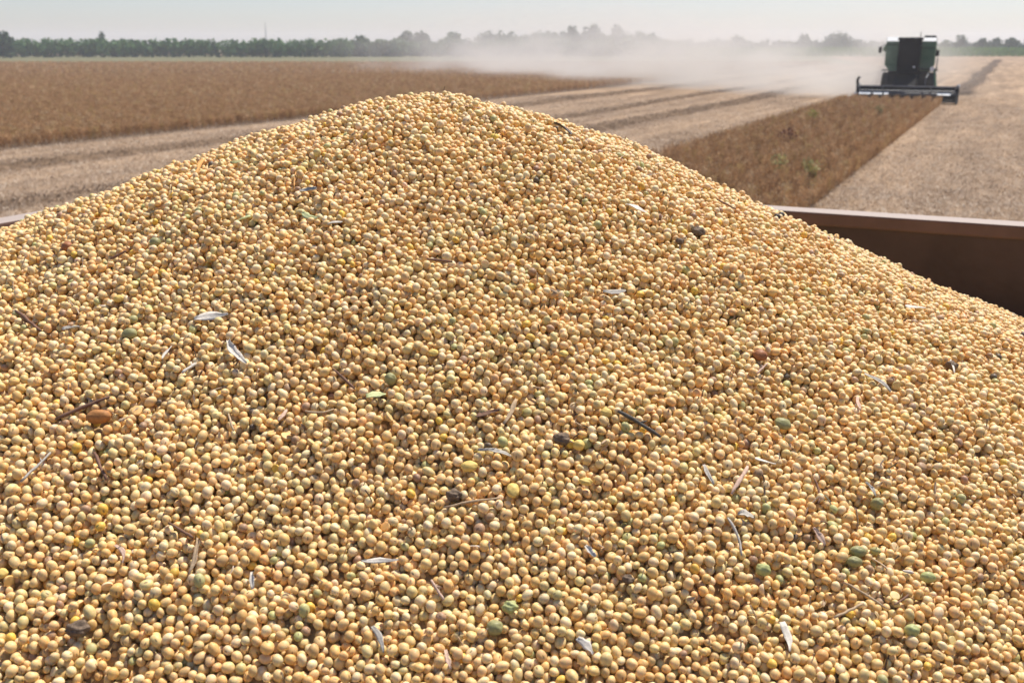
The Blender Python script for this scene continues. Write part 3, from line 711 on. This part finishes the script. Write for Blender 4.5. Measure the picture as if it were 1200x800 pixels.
for a in (
 (723, 487, 772, 516, 'dark', 'thick dark grey stalk lying alone right of the heap centre', 5.6, ST, .0, 'straw_piece', 'straw', .75),
 (66, 494, 130, 467, 'brown', 'reddish brown twig pointing up beside the brown pod on the left', 4.5, ST, .03),
 (855, 582, 875, 549, 'pink', 'pinkish tan straw piece leaning up to the right of a grey sliver', 5, ST, .0),
 (823, 547, 834, 571, 'grey', 'grey sliver just left of the leaning pinkish straw piece', 5, HU, .0),
 (884, 538, 907, 548, 'white', 'small whitish chip right of the leaning pinkish straw piece', 5, HU, .0),
 (987, 685, 1036, 714, 'tan', 'long tan straw sloping down right at the lower right of the heap', 3, ST, .0),
 (976, 727, 1011, 708, 'tan', 'tan straw crossing under the long one at the lower right', 3.5, ST, .0),
 (1046, 711, 1063, 699, 'brown', 'short brown straw right of the two crossing straws', 2.5, ST, .0),
 (1011, 440, 1041, 463, 'grey', 'curved grey husk at mid height toward the right edge', 5, HU, .10),
 (1004, 466, 1006, 485, 'pink', 'short upright pinkish straw below the curved grey husk', 4.5, HU, .0),
 (520, 596, 586, 587, 'tan', 'long level tan straw just below the heap centre', 3.2, ST, .03),
 (560, 531, 599, 537, 'grey', 'torn greyish white husk flake near the heap centre', 6, HU, .08),
 (557, 489, 585, 484, 'brown', 'short purple brown bark piece above the torn husk flake', 7, HU, .05),
 (590, 499, 604, 471, 'tan', 'upright translucent tan husk right of the bark piece', 6, HU, .0),
 (359, 485, 392, 481, 'tan', 'tan straw with curled tip left of centre', 3, ST, -.16),
 (391, 436, 416, 457, 'brown', 'brown straw sloping down to a dark end, left of centre', 3.5, ST, .0),
 (328, 497, 337, 481, 'pink', 'stubby pinkish straw pointing up, left of centre', 4, HU, .0),
 (268, 485, 275, 508, 'tan', 'thin upright tan straw below the white husk', 3, ST, .0),
 (215, 441, 231, 427, 'white', 'split whitish straw left of the white husk', 4, ST, .0),
 (191, 424, 202, 407, 'white', 'thin pale sliver farthest left of the white husk', 3, HU, .0),
 (21, 368, 49, 389, 'brown', 'dark brown stick near the left edge under the trailer rim', 4, ST, .0),
 (74, 386, 96, 387, 'grey', 'flat grey flake left of the green bean', 6, HU, .0),
 (234, 634, 222, 674, 'tan', 'forked tan husk standing up in the lower left', 5, HU, .06),
 (199, 614, 228, 633, 'brown', 'brown straw just above the forked tan husk', 3.5, ST, .0),
 (112, 532, 127, 565, 'brown', 'steep brown straw in the left lower part of the heap', 4, ST, .0),
 (27, 568, 61, 531, 'grey', 'long grey tan straw at the left edge of the heap', 3.5, ST, .0),
 (296, 673, 297, 692, 'white', 'small white chip right of the forked tan husk', 6, HU, .0),
 (136, 640, 147, 662, 'pink', 'curled pinkish husk left of the forked tan husk', 6, HU, .15),
 (424, 660, 467, 658, 'white', 'long level whitish sliver below and left of centre', 4.5, HU, .0),
 (505, 682, 520, 704, 'pink', 'pinkish sliver right of the level whitish sliver', 3.5, ST, .0),
 (437, 735, 450, 766, 'grey', 'grey sliver at the bottom edge left of centre', 6, HU, .0),
 (522, 764, 528, 786, 'pink', 'pink chip standing at the bottom edge near the centre', 5.5, HU, .0),
 (685, 642, 697, 655, 'white', 'bright white chip below and right of centre', 6, HU, .0),
 (676, 749, 694, 768, 'white', 'crumpled white flake at the bottom, right of centre', 9, HU, .1),
 (1012, 568, 1024, 584, 'grey', 'grey sliver tipped against the dark olive bean', 5, HU, .0),
 (952, 562, 957, 592, 'brown', 'thin brown curl left of the dark olive bean', 3, ST, .12),
 (850, 610, 868, 652, 'grey', 'curved grey stalk sloping down at the lower right centre', 3.5, ST, .10),
 (950, 622, 966, 640, 'pink', 'pale pink chip right of the curved grey stalk', 6, HU, .0),
 (862, 606, 882, 608, 'grey', 'ragged grey husk above the curved grey stalk', 9, HU, .1),
 (915, 730, 924, 766, 'white', 'torn pinkish white husk at the lower right', 8, HU, .08),
 (885, 440, 897, 429, 'pink', 'small pinkish sliver beside the red brown bean', 2.5, ST, .0),
 (538, 124, 562, 131, 'pink', 'pinkish brown straw at the very top of the heap', 5, HU, .0),
 (232, 207, 240, 191, 'orange', 'orange brown husk sticking up on the left shoulder of the heap', 6, HU, .0),
 (648, 149, 669, 160, 'black', 'dark dry pod just right of the heap top', 6, HU, .05),
 (731, 244, 758, 251, 'white', 'white husk on the right shoulder of the heap', 6, HU, .0),
 (834, 232, 860, 249, 'brown', 'thin dark stalk near the right skyline of the heap', 2.2, ST, .0),
 (385, 268, 402, 262, 'grey', 'grey curled husk on the upper left of the heap', 6, HU, .1),
 (272, 196, 287, 190, 'olive', 'small green leaf scrap on the left shoulder', 5, HU, .0),
 (276, 262, 295, 258, 'pale', 'pale green husk under the left shoulder', 6, HU, .0),
 (355, 252, 373, 258, 'pale', 'pale green husk right of the similar one, below the left shoulder', 6, HU, .0),
 (351, 226, 372, 226, 'grey', 'grey green husk in the upper left of the heap', 6, HU, .0),
 (345, 222, 348, 206, 'orange', 'small stalk standing beside an orange bean on the upper left', 2.5, ST, .0),
 (706, 346, 733, 342, 'grey', 'flat grey flake right of centre in the upper heap', 5, HU, .0),
 (1060, 360, 1082, 366, 'white', 'whitish flake near the right end of the heap skyline', 6, HU, .0),
 (500, 306, 530, 310, 'brown', 'level brown straw in the upper middle of the heap', 3, ST, .05),
 (430, 468, 453, 464, 'pale', 'pale green crumpled husk left of centre', 10, HU, .1),
 (940, 262, 958, 272, 'grey', 'small grey straw on the skyline beside the trailer rim', 3, ST, .0),
 (1112, 424, 1116, 440, 'white', 'white stalk standing in the dark clump near the right edge', 3, HU, .0),
 (130, 305, 150, 298, 'brown', 'dark twig high on the left side of the heap', 3, ST, .0),
 (93, 240, 115, 236, 'dark', 'dark stem on the left skyline above the trailer rim', 3, ST, .12),
): stick(*a)
stick(271, 405, 291, 430, 'white', 'bright white husk, the largest, on the left of the heap', 10, HU, .0, 'pod_husk', 'husk', .8)
stick(229, 377, 268, 370, 'white', 'broad white flake above and left of the bright white husk', 9, HU, .05, 'pod_husk', 'husk')
for a in (
 (117, 490, 30, 'pod', 'glossy brown oval pod on the left of the heap', 'soybean_pod', 'pod', (1, .55, .6), .03),
 (658, 516, 19, 'clod', 'dark brown soil clod just right of the heap centre'),
 (532, 582, 18, 'clod', 'dark clod above the long level straw'),
 (92, 738, 27, 'clod', 'large dark clod in the bottom left corner', 'soil_clod', 'clod', (1, .7, .6), .2),
 (735, 680, 14, 'clod', 'purplish clod below and right of centre'),
 (818, 274, 16, 'clod', 'dark crumb near the right shoulder of the heap'),
 (796, 285, 10, 'clod', 'smaller dark crumb left of the right shoulder crumb'),
 (1114, 430, 14, 'clod', 'dark clump near the right edge of the heap'),
 (458, 446, 17, 'olive', 'dark olive bean left of centre', 'discoloured_bean', 'bean', (.8, .8, 1), .05),
 (153, 393, 18, 'olive', 'oval olive green bean on the left of the heap', 'discoloured_bean', 'bean', (1, .75, .75), .03),
 (893, 669, 18, 'green', 'bright green bean at the lower right', 'discoloured_bean', 'bean', (1, .8, .9), .06),
 (1026, 592, 17, 'olive', 'dark olive bean under a grey sliver on the right', 'discoloured_bean', 'bean', (.85, .8, 1), .05),
 (916, 498, 21, 'olive', 'flat olive bean right of centre, alone', 'discoloured_bean', 'bean', (1, .7, .6), .03),
 (1004, 648, 20, 'olive', 'upper olive bean of two touching at the lower right', 'discoloured_bean', 'bean', (1, .65, .7), .04),
 (1000, 660, 19, 'olive', 'lower olive bean of two touching at the lower right', 'discoloured_bean', 'bean', (1, .65, .7), .04),
 (1086, 678, 19, 'green', 'dull green oval bean near the right edge, low down', 'discoloured_bean', 'bean', (1, .65, .75), .03),
 (1067, 740, 18, 'green', 'green bean near the bottom right corner', 'discoloured_bean', 'bean', (1, .8, .9), .04),
 (580, 737, 20, 'olive', 'dark olive bean at the bottom centre', 'discoloured_bean', 'bean', (1, .9, .9), .05),
 (598, 712, 18, 'green', 'yellow green crushed bean above the dark olive one at the bottom', 'discoloured_bean', 'bean', (1, .8, .7), .15),
 (890, 418, 17, 'red', 'red brown bean in the right half of the heap', 'discoloured_bean', 'bean', (1, .85, .8), .04),
 (183, 286, 13, 'olive', 'greenish bean in the upper left of the heap', 'discoloured_bean', 'bean', (1, .9, .9), .03),
 (80, 291, 13, 'red', 'rust coloured bean near the left rim', 'discoloured_bean', 'bean', (1, .9, .9), .03),
 (915, 248, 8, 'black', 'dark bean on the skyline touching the trailer rim', 'discoloured_bean', 'bean', (1, .9, .9), .04),
 (910, 256, 8, 'black', 'dark bean just below the skyline one by the trailer rim', 'discoloured_bean', 'bean', (1, .9, .9), .04),
 (550, 548, 20, 'yellow', 'bright yellow split bean near the heap centre', 'split_bean', 'bean', (1, .7, .55), .04),
 (601, 576, 19, 'yellow', 'yellow split bean right of the long level straw', 'split_bean', 'bean', (.8, 1, .6), .04),
 (686, 566, 16, 'yellow', 'yellow split bean right of the dark clod, lower', 'split_bean', 'bean', (1, .6, .5), .10),
 (710, 486, 14, 'yellow', 'golden bean at the left end of the dark grey stalk', 'split_bean', 'bean', (1, .9, .9), .04),
 (678, 523, 14, 'yellow', 'golden bean touching the dark brown clod', 'split_bean', 'bean', (1, .9, .9), .04),
 (660, 416, 11, 'yellow', 'yellow split bean above the heap centre', 'split_bean', 'bean', (1, .8, .6), .05),
 (508, 415, 12, 'yellow', 'yellow split bean above and left of the heap centre', 'split_bean', 'bean', (1, .8, .6), .05),
 (1055, 424, 11, 'yellow', 'yellow split bean toward the right of the heap', 'split_bean', 'bean', (1, .8, .6), .05),
 (362, 160, 9, 'yellow', 'yellow split bean high on the left shoulder', 'split_bean', 'bean', (1, .8, .6), .05),
 (3, 673, 16, 'yellow', 'yellow split bean cut by the left edge of the picture', 'split_bean', 'bean', (1, .8, .6), .05),
 (353, 202, 12, 'yellow', 'golden bean with a small stalk on the upper left', 'split_bean', 'bean', (1, .9, .9), .04),
 (140, 352, 12, 'yellow', 'orange yellow bean in the left upper part of the heap', 'split_bean', 'bean', (1, .7, .7), .06),
): lump(*a)

# beans that would poke through a debris piece are moved out of its way
dead = np.zeros(N, bool)
for (c, r) in DEB:
    dd = P - np.array(c); ds_ = np.sqrt((dd ** 2).sum(1)); dead |= ds_ < (r + rad * .62)
alive = ~dead; single &= alive
rest = np.sort(np.argsort(-np.where(alive, area, -1))[:300]); single[:] = False; single[rest] = True
massA = alive & ~single
# chaff flakes through the surface layer
visible = np.nonzero((area > 12) & alive & ~single)[0]; nch = 900
cen = P[rng.choice(visible, 70)]; dmin = np.min(((P[visible][:, None, :2] - cen[None, :, :2]) ** 2).sum(2), 1) ** .5
wch = .25 + 3.0 * np.exp(-(dmin / .016) ** 2); ci = rng.choice(visible, nch, replace=False, p=wch / wch.sum())
Pc = P[ci] + nn[ci] * (rng.uniform(.05, .65, nch) * D)[:, None]
pal = np.array([[.62, .53, .42], [.40, .28, .17], [.14, .095, .065], [.50, .37, .24], [.22, .20, .12]])
colC = pal[rng.choice(5, nch, p=[.12, .30, .25, .25, .08])] * rng.uniform(.8, 1.15, (nch, 1))
colB, _ = bean_colours(len(P2)); whichB = rng.choice(6, len(P2), p=PB)
pts = np.concatenate([P[massA], P2, Pc]); rots = np.concatenate([rotA[massA], rng.uniform(-3.1, 3.1, (len(P2) + nch, 3))])
scl = np.concatenate([rad[massA], rad2, rng.uniform(.0009, .0026, nch)])
wh = np.concatenate([whichA[massA], whichB, 6 + rng.choice(5, nch, p=[.22, .22, .22, .17, .17])]); tints = np.concatenate([colA[massA], colB, colC])
bs_q = np.linspace(QL - .001, QR + .001, 121); bs_s = np.linspace(S_REAR - .001, SB + .001, 241)
BQ, BS = np.meshgrid(bs_q, bs_s); bx = BQ * PX + BS * DX; by = BQ * PY + BS * DY
u, v, d = project(np.c_[bx.ravel(), by.ravel(), Hc(bx.ravel(), by.ravel())])
bz = Hc(bx.ravel(), by.ravel()) - D * 1.5
nq = 121; base_f = [(j * nq + i, j * nq + i + 1, (j + 1) * nq + i + 1, (j + 1) * nq + i) for j in range(240) for i in range(nq - 1)]
M_CORE = mat('beans_below', (.42, .27, .12), .8, noise=160, var=.5, bump=1.0, bscale=140)
heap = instancer('soybean_heap', pts, rots, scl, b_protos, wh, tints, base=(np.c_[bx.ravel(), by.ravel(), bz], base_f), base_mat=M_CORE)
tag(heap, 'great heap of pale yellow soybeans filling the trailer', 'heap', kind='stuff')
for i in rest:
    o = bpy.data.objects.new('soybean', BM[whichA[i]]); C.objects.link(o)
    o.location = P[i]; o.rotation_euler = rotA[i]; o.scale = (rad[i],) * 3; o['tint'] = [float(x) for x in colA[i]]
    hue = ['pale tan', 'orange tan', 'cream coloured', 'greenish tan', 'light brown', 'golden yellow', 'olive green', 'brown', 'blackish'][kA[i]]
    uu_ = project(P[i:i + 1])[0][0]; side_ = 'left' if uu_ < 400 else ('middle' if uu_ < 800 else 'right')
    tag(o, f'{hue} soybean among the largest looking ones at the bottom of the heap, {side_} third', 'bean', 'soybeans in the nearest rows of the heap')

# ================================================================== COMBINE HARVESTER
M_GREEN = mat('faded_green_paint', (.045, .165, .070), .5, noise=2.2, var=.25, extra=(.09, .19, .095))
M_DUSTGREEN = mat('dust_coated_green_paint', (.15, .25, .15), .7, noise=1.6, var=.35)
M_BLACK = mat('black_parts', (.018, .018, .017), .85, spec=.08, noise=5, var=.4)
M_GLASS = mat('tinted_glass', (.012, .012, .012), .2, spec=.15)
M_WHITE = mat('white_panel', (.70, .71, .68), .5, noise=4, var=.08)
M_YEL = mat('yellow_rim_paint', (.55, .42, .06), .5, noise=4, var=.2)
M_LAMP = mat('lamp_lens', (.80, .80, .76), .15, spec=.6)
M_STEEL = mat('worn_steel', (.20, .20, .20), .5, noise=6, var=.25, metal=.4)
CQ, CS = -5.3, 63.6
cb = empty('combine_harvester', rowpt(CQ, CS), -AZ, 'green combine harvester cutting toward the viewer with dust behind it', 'combine')
# local: x right as the viewer sees it, -y toward the viewer, z up; header front at y = 0
hx = 2.80
BX = -.28
body = MB().prism([(-1.45, 2.15), (-1.45, 3.55), (1.45, 3.55), (1.45, 2.15), (1.1, 1.72), (-1.1, 1.72)], 3.6, 8.6).taper_rear(3.7, .80).build('body', M_GREEN, cb)
for sx in (-1, 1):
    MB().box((sx * 1.03, 3.55, 2.85), (.78, .10, 1.35), bevel=.03).build('side_panel', M_GREEN if sx > 0 else M_DUSTGREEN, cb)
    MB().prism([(sx * .66, 2.14), (sx * 1.44, 2.14), (sx * 1.12, 1.78), (sx * .66, 1.78)], 3.5, 3.6).build('lower_panel', M_GREEN if sx > 0 else M_DUSTGREEN, cb)
MB().prism([(3.5, 3.56), (3.85, 3.80), (5.2, 3.80), (5.2, 3.56)], -1.43, -.67, 'x').build('roof_box', M_WHITE, cb)
MB().prism([(3.5, 3.56), (3.80, 3.76), (5.2, 3.76), (5.2, 3.56)], .67, 1.40, 'x').build('roof_box', M_WHITE, cb)
MB().box((1.0, 4.5, 3.83), (.62, 1.2, .13), bevel=.02).build('air_screen', M_BLACK, cb)
cabo = MB().prism([(-.62, 1.75), (-.62, 3.60), (.62, 3.60), (.62, 1.75)], 2.5, 3.75).build('cab', M_BLACK, cb)
MB().box((0, 2.46, 2.72), (1.10, .03, 1.45), bevel=.01).build('windscreen', M_GLASS, cabo)
for sx in (-1, 1):
    MB().box((sx * .58, 2.45, 2.7), (.07, .07, 1.75)).build('pillar', M_BLACK, cabo)
    MB().box((sx * .63, 3.1, 2.72), (.02, .9, 1.3)).build('side_window', M_GLASS, cabo)
MB().box((0, 3.0, 3.69), (1.36, 1.5, .17), bevel=.05).build('cab_roof', M_BLACK, cabo)
for x in (-.35, .35): MB().disc((x, 2.24, 3.68), .08, .05, 'y', 14).build('work_light', M_DARK, cabo)
MB().tube([(.52, 3.2, 3.75), (.52, 3.2, 4.1)], .02, 6).build('antenna', M_BLACK, cabo)
MB().tube([(0, 2.42, 1.85), (.2, 2.40, 2.5)], .012, 5).build('wiper', M_BLACK, cabo)
# feeder house, axle, wheels
MB().prism([(3.7, 1.75), (.9, .95), (.9, .35), (3.7, 1.0)], -.62, .62, 'x').build('feeder_house', M_BLACK, cb)
MB().box((0, 3.75, 1.35), (2.3, 1.3, .85)).build('chassis', M_BLACK, cb)
MB().tube([(-1.3, 4.3, .82), (1.3, 4.3, .82)], .14, 10).build('front_axle', M_BLACK, cb)
MB().tube([(-1.0, 8.0, .55), (1.0, 8.0, .55)], .1, 10).build('rear_axle', M_BLACK, cb)
def cwheel(x, y, r, w):
    o = MB().disc((x, y, r), r, w, 'x', 32, .07)
    for k in range(20):
        a = k * math.pi / 10
        o.box((x, y + math.cos(a) * r * .99, r + math.sin(a) * r * .99), (w * .92, .07, .05), Matrix.Rotation(a - math.pi / 2, 3, 'X') @ Matrix.Rotation(.35, 3, 'Z'))
    o = o.build('wheel', M_TYRE, cb); MB().disc((x, y, r), r * .5, w + .03, 'x', 20, .03).build('rim', M_YEL, o)
for sx in (-1, 1): cwheel(sx * 1.28, 4.3, .84, .58); cwheel(sx * 1.05, 8.0, .56, .36)
MB().box((-1.3, 4.3, 1.82), (.62, 1.2, .06)).box((1.3, 4.3, 1.82), (.62, 1.2, .06)).build('wheel_arch', M_BLACK, cb)
# rear straw hood
MB().prism([(8.98, 1.5), (8.98, 3.2), (9.9, 2.5), (10.1, 1.3)], -.8, .8, 'x').build('straw_hood', M_GREEN, cb)
# ladder, platform rail, mirrors, lamps, unloading auger
ld = MB().tube([(1.5, 3.0, 1.9), (1.75, 2.3, .75)], .045, 6).tube([(1.5, 3.45, 1.9), (1.75, 2.85, .75)], .045, 6).build('ladder', M_GREEN, cb)
for k in range(4):
    t = (k + .5) / 4; MB().box((1.5 + .25 * t, 3.22 - .65 * t, 1.9 - 1.15 * t), (.10, .44, .03)).build('rung', M_BLACK, ld)
MB().box((1.2, 3.1, 1.93), (.95, .9, .05)).build('platform', M_BLACK, cb)
MB().tube([(1.62, 2.7, 1.95), (1.62, 2.7, 2.6), (1.62, 3.5, 2.6), (1.62, 3.5, 1.95)], .02, 6).build('handrail', M_STEEL, cb)
for sx, zz in ((-1, 3.05), (1, 2.86)):
    m_ = MB().tube([(sx * .62, 2.5, zz + .3), (sx * 1.45, 2.3, zz + .3), (sx * 1.62, 2.28, zz + .2)], .018, 6).build('mirror_arm', M_BLACK, cb)
    MB().box((sx * 1.64, 2.26, zz), (.19, .06, .36), bevel=.02).build('mirror', M_BLACK, m_)
for x, zz in ((1.42, 1.95), (.38, 2.05)): MB().disc((x, 2.42, zz), .13 if x > 1 else .06, .07, 'y', 16).build('headlight', M_LAMP, cb)
MB().tube([(-1.42, 4.6, 3.3), (-1.62, 4.9, 3.1), (-1.64, 8.8, 2.95)], .17, 12).build('unloading_auger', M_GREEN, cb, True)
cb.scale = (.96, .96, .96)
for c_ in cb.children: c_.location.x += BX          # the body sits a little off the header's middle
# header
hd = MB().box((0, 1.05, .74), (2 * hx, .07, .38)).prism([(1.1, .52), (1.1, .42), (.1, .10), (.1, .14)], -hx, hx, 'x').build('header_trough', M_BLACK, cb)
MB().box((0, .98, .96), (2 * hx, .10, .06)).build('top_beam', M_STEEL, hd)
for x0, x1 in ((-2.62, -1.95), (-1.8, -1.3), (-1.2, -.95), (1.75, 2.45)):  # white plates added, tilted sunward, for bright ground showing through header gaps
    MB().prism([(-.42, .53), (-.225, .66), (-.225, .53)], x0, x1, 'x').build('bright_gap_plate', M_WHITE, hd)
ag = MB().tube([(-hx + .05, .75, .48), (hx - .05, .75, .48)], .17, 12)
for sgn in (-1, 1):
    pr_ = None
    for k in range(80):
        t = k / 79; x = sgn * (hx - .08) * (1 - t * .85); an = t * 34 * sgn
        c1 = ag.bm.verts.new((x, .75 + math.cos(an) * .16, .48 + math.sin(an) * .16)); c2 = ag.bm.verts.new((x, .75 + math.cos(an) * .29, .48 + math.sin(an) * .29))
        if pr_: ag.bm.faces.new((pr_[0], pr_[1], c2, c1))
        pr_ = (c1, c2)
ag.build('header_auger', M_STEEL, hd)
MB().box((0, .02, .12), (2 * hx, .10, .03)).build('cutter_bar', M_STEEL, hd)
gm = None
for k in range(38):
    x = -hx + .08 + k * (2 * hx - .16) / 37
    if gm is None:
        o = MB().prism([(x - .03, .05), (x + .03, .05), (x, -.16)], .09, .13, 'z').build('knife_guard', M_STEEL, hd); gm = (o, x)
    else:
        o = gm[0].copy(); C.objects.link(o); o.parent = hd; o.location.x = x - gm[1]
RC = (0.12, .70)                                              # reel centre y, z
rl = MB().tube([(-hx + .12, RC[0], RC[1]), (hx - .12, RC[0], RC[1])], .06, 8).build('reel', M_STEEL, cb)
for k in range(6):
    a = k * math.pi / 3; y, z = RC[0] + math.cos(a) * .34, RC[1] + math.sin(a) * .32
    bt = MB().box((0, y, z), (2 * hx - .26, .05, .05)).build('reel_bat', M_STEEL if math.sin(a) > .5 else M_BLACK, rl)
    tn = MB()
    for j in range(26):
        x = -hx + .2 + j * (2 * hx - .4) / 25; tn.box((x, y, z - .10), (.01, .01, .16))
    tn.build('reel_tines', M_BLACK, rl)['kind'] = 'stuff'
for x in (-hx + .13, -1.35, 1.35, hx - .13):
    sp_ = MB()
    for k in range(6):
        a = k * math.pi / 3; sp_.tube([(x, RC[0], RC[1]), (x, RC[0] + math.cos(a) * .34, RC[1] + math.sin(a) * .32)], .018, 5)
    sp_.build('reel_spider', M_STEEL, rl)
for sx in (-1, 1):
    x = sx * hx
    dv = MB().prism([(1.15, .95), (1.15, .06), (-.35, .04), (-.85, .10), (-.35, .42), (.15, .80)], x - .05, x + .05, 'x').build('crop_divider', M_BLACK, hd)
    MB().prism([(1.0, .98), (.2, .86), (.25, .98), (.98, 1.1)], x - .075, x + .075, 'x').build('divider_cap', M_STEEL, dv)
    MB().tube([(x, 1.0, .95), (x, .2, .95), (x, .05, .84)], .05, 8).build('reel_arm', M_BLACK, hd)
MB().tube([(-hx - .02, .5, .9), (-hx - .06, .4, 1.3), (-hx + .02, .25, 1.48), (-hx + .12, .15, 1.45)], [.09, .08, .06, .04], 8).build('divider_hook', M_BLACK, hd)
MB().tube([(.95, .9, 1.05), (.95, .9, 1.45), (.98, 2.4, 1.7)], .03, 6).build('hydraulic_pipe', M_STEEL, hd)
MB().disc((-hx - .08, .4, .62), .09, .02, 'x', 12).disc((-hx, -.36, .55), .09, .03, 'y', 12).build('reflector', M_LAMP, hd)
MB().box((hx - .02, .30, .98), (.16, .25, .22), bevel=.02).build('reel_drive', M_STEEL, hd)

# weeds standing in the strip
WEED = [(952, 137, (.30, .27, .07), 'yellow green weed in the crop strip, nearest the combine'), (1030, 131, (.24, .22, .09), 'faint green weed in the crop strip just before the combine header'),
        (913, 194, (.36, .31, .12), 'pale green weed low in the crop strip, left of its twin'), (949, 200, (.34, .30, .12), 'pale green weed low in the crop strip, right of its twin'), (923, 161, (.15, .06, .035), 'dark red brown dried weed in the middle of the crop strip')]
for i, (u, v, t, lab) in enumerate(WEED):
    r = ray(u, v); tt = (.42 - CAM_Z) / r.z; p = Vector((r.x * tt, r.y * tt, 0)); hw = .36 if i == 4 else .24
    o = empty('weed', p, 0, lab, 'weed', 'weeds in the crop strip')
    tint_obj(link('leaves', leaf_mesh(300 + i, [(0, 0, .52, hw, hw, .20), (.05, 0, .3, hw * .7, hw * .7, .25)], 170, .04), M_LEAF, o), t)
    MB().tube([(0, 0, 0), (.02, 0, .45), (0, .02, .6)], [.015, .01, .004], 5).build('stem', M_BARK, o)

# ================================================================== DUST AND HAZE
def volume_mat(name, col, dens, aniso):
    m = bpy.data.materials.new(name); m.use_nodes = True; n, l = m.node_tree.nodes, m.node_tree.links
    n.remove(n['Principled BSDF']); v = n.new('ShaderNodeVolumePrincipled')
    v.inputs['Color'].default_value = (*col, 1); v.inputs['Density'].default_value = dens; v.inputs['Anisotropy'].default_value = aniso
    l.new(v.outputs[0], n['Material Output'].inputs['Volume']); return m, v
# dust: from the combine's tail drifting back and to the left
A_ = rowpt(CQ - 2.3, CS + 7.2); B_ = Vector((-14, 150, 0)); mid = (A_ + B_) / 2; ln = (B_ - A_).length
ang = math.atan2((B_ - A_).y, (B_ - A_).x)
LX, LY, LZ = ln + 14, 36.0, 11.0
dm = MB().box((0, 0, LZ / 2 + .02), (LX, LY, LZ)); M_DUST, pv = volume_mat('dust', (.91, .86, .79), .06, .35)
n, l = M_DUST.node_tree.nodes, M_DUST.node_tree.links
tc = n.new('ShaderNodeTexCoord'); sep = n.new('ShaderNodeSeparateXYZ'); l.new(tc.outputs['Object'], sep.inputs[0])
def M(op, *a):
    x = n.new('ShaderNodeMath'); x.operation = op
    for i, q_ in enumerate(a):
        if isinstance(q_, (int, float)): x.inputs[i].default_value = q_
        else: l.new(q_, x.inputs[i])
    return x.outputs[0]
t = M('ADD', M('DIVIDE', sep.outputs[0], ln), .5)                         # 0 at the combine, 1 at the far tail
wd = M('ADD', 4.0, M('MULTIPLY', t, 9.0)); ht = M('ADD', 3.5, M('MULTIPLY', M('MINIMUM', M('MAXIMUM', t, 0.0), 1.0), 3.4))
nz = n.new('ShaderNodeTexNoise'); nz.inputs['Scale'].default_value = .19; nz.inputs['Detail'].default_value = 4; nz.inputs['Roughness'].default_value = .6
mpv = n.new('ShaderNodeMapping'); mpv.inputs['Scale'].default_value = (.6, 1, 1.5); l.new(tc.outputs['Object'], mpv.inputs[0]); l.new(mpv.outputs[0], nz.inputs['Vector'])
nf = M('MAXIMUM', 0.0, M('MULTIPLY', M('SUBTRACT', nz.outputs['Fac'], .40), 5.5))
gy_ = M('EXPONENT', M('MULTIPLY', -1.0, M('POWER', M('DIVIDE', M('ABSOLUTE', sep.outputs[1]), wd), 2.0)))
gz_ = M('EXPONENT', M('MULTIPLY', -1.0, M('POWER', M('DIVIDE', M('MAXIMUM', sep.outputs[2], 0.0), ht), 2.0)))
ends = M('MULTIPLY', M('MINIMUM', 1.0, M('MAXIMUM', 0.0, M('MULTIPLY', M('ADD', t, .07), 12.0))), M('MINIMUM', 1.0, M('MAXIMUM', 0.0, M('MULTIPLY', M('SUBTRACT', 1.05, t), 2.5))))
den = M('MULTIPLY', M('MULTIPLY', M('MULTIPLY', gy_, gz_), M('MULTIPLY', nf, ends)), M('ADD', .045, M('MULTIPLY', .42, M('EXPONENT', M('MULTIPLY', M('MAXIMUM', t, 0.0), -3.2)))))
l.new(den, pv.inputs['Density'])
dust = dm.build('dust_cloud', M_DUST); dust.location = mid; dust.rotation_euler = (0, 0, ang)
tag(dust, 'pale dust cloud drifting left behind the combine', 'dust', kind='stuff')
# haze: even air round the camera and the whole scene
M_HAZE, _ = volume_mat('haze', (.92, .95, 1.0), .00055, .25)
hz = MB().box((0, 0, 9), (3100, 3100, 20)).build('haze', M_HAZE); hz['kind'] = 'stuff'
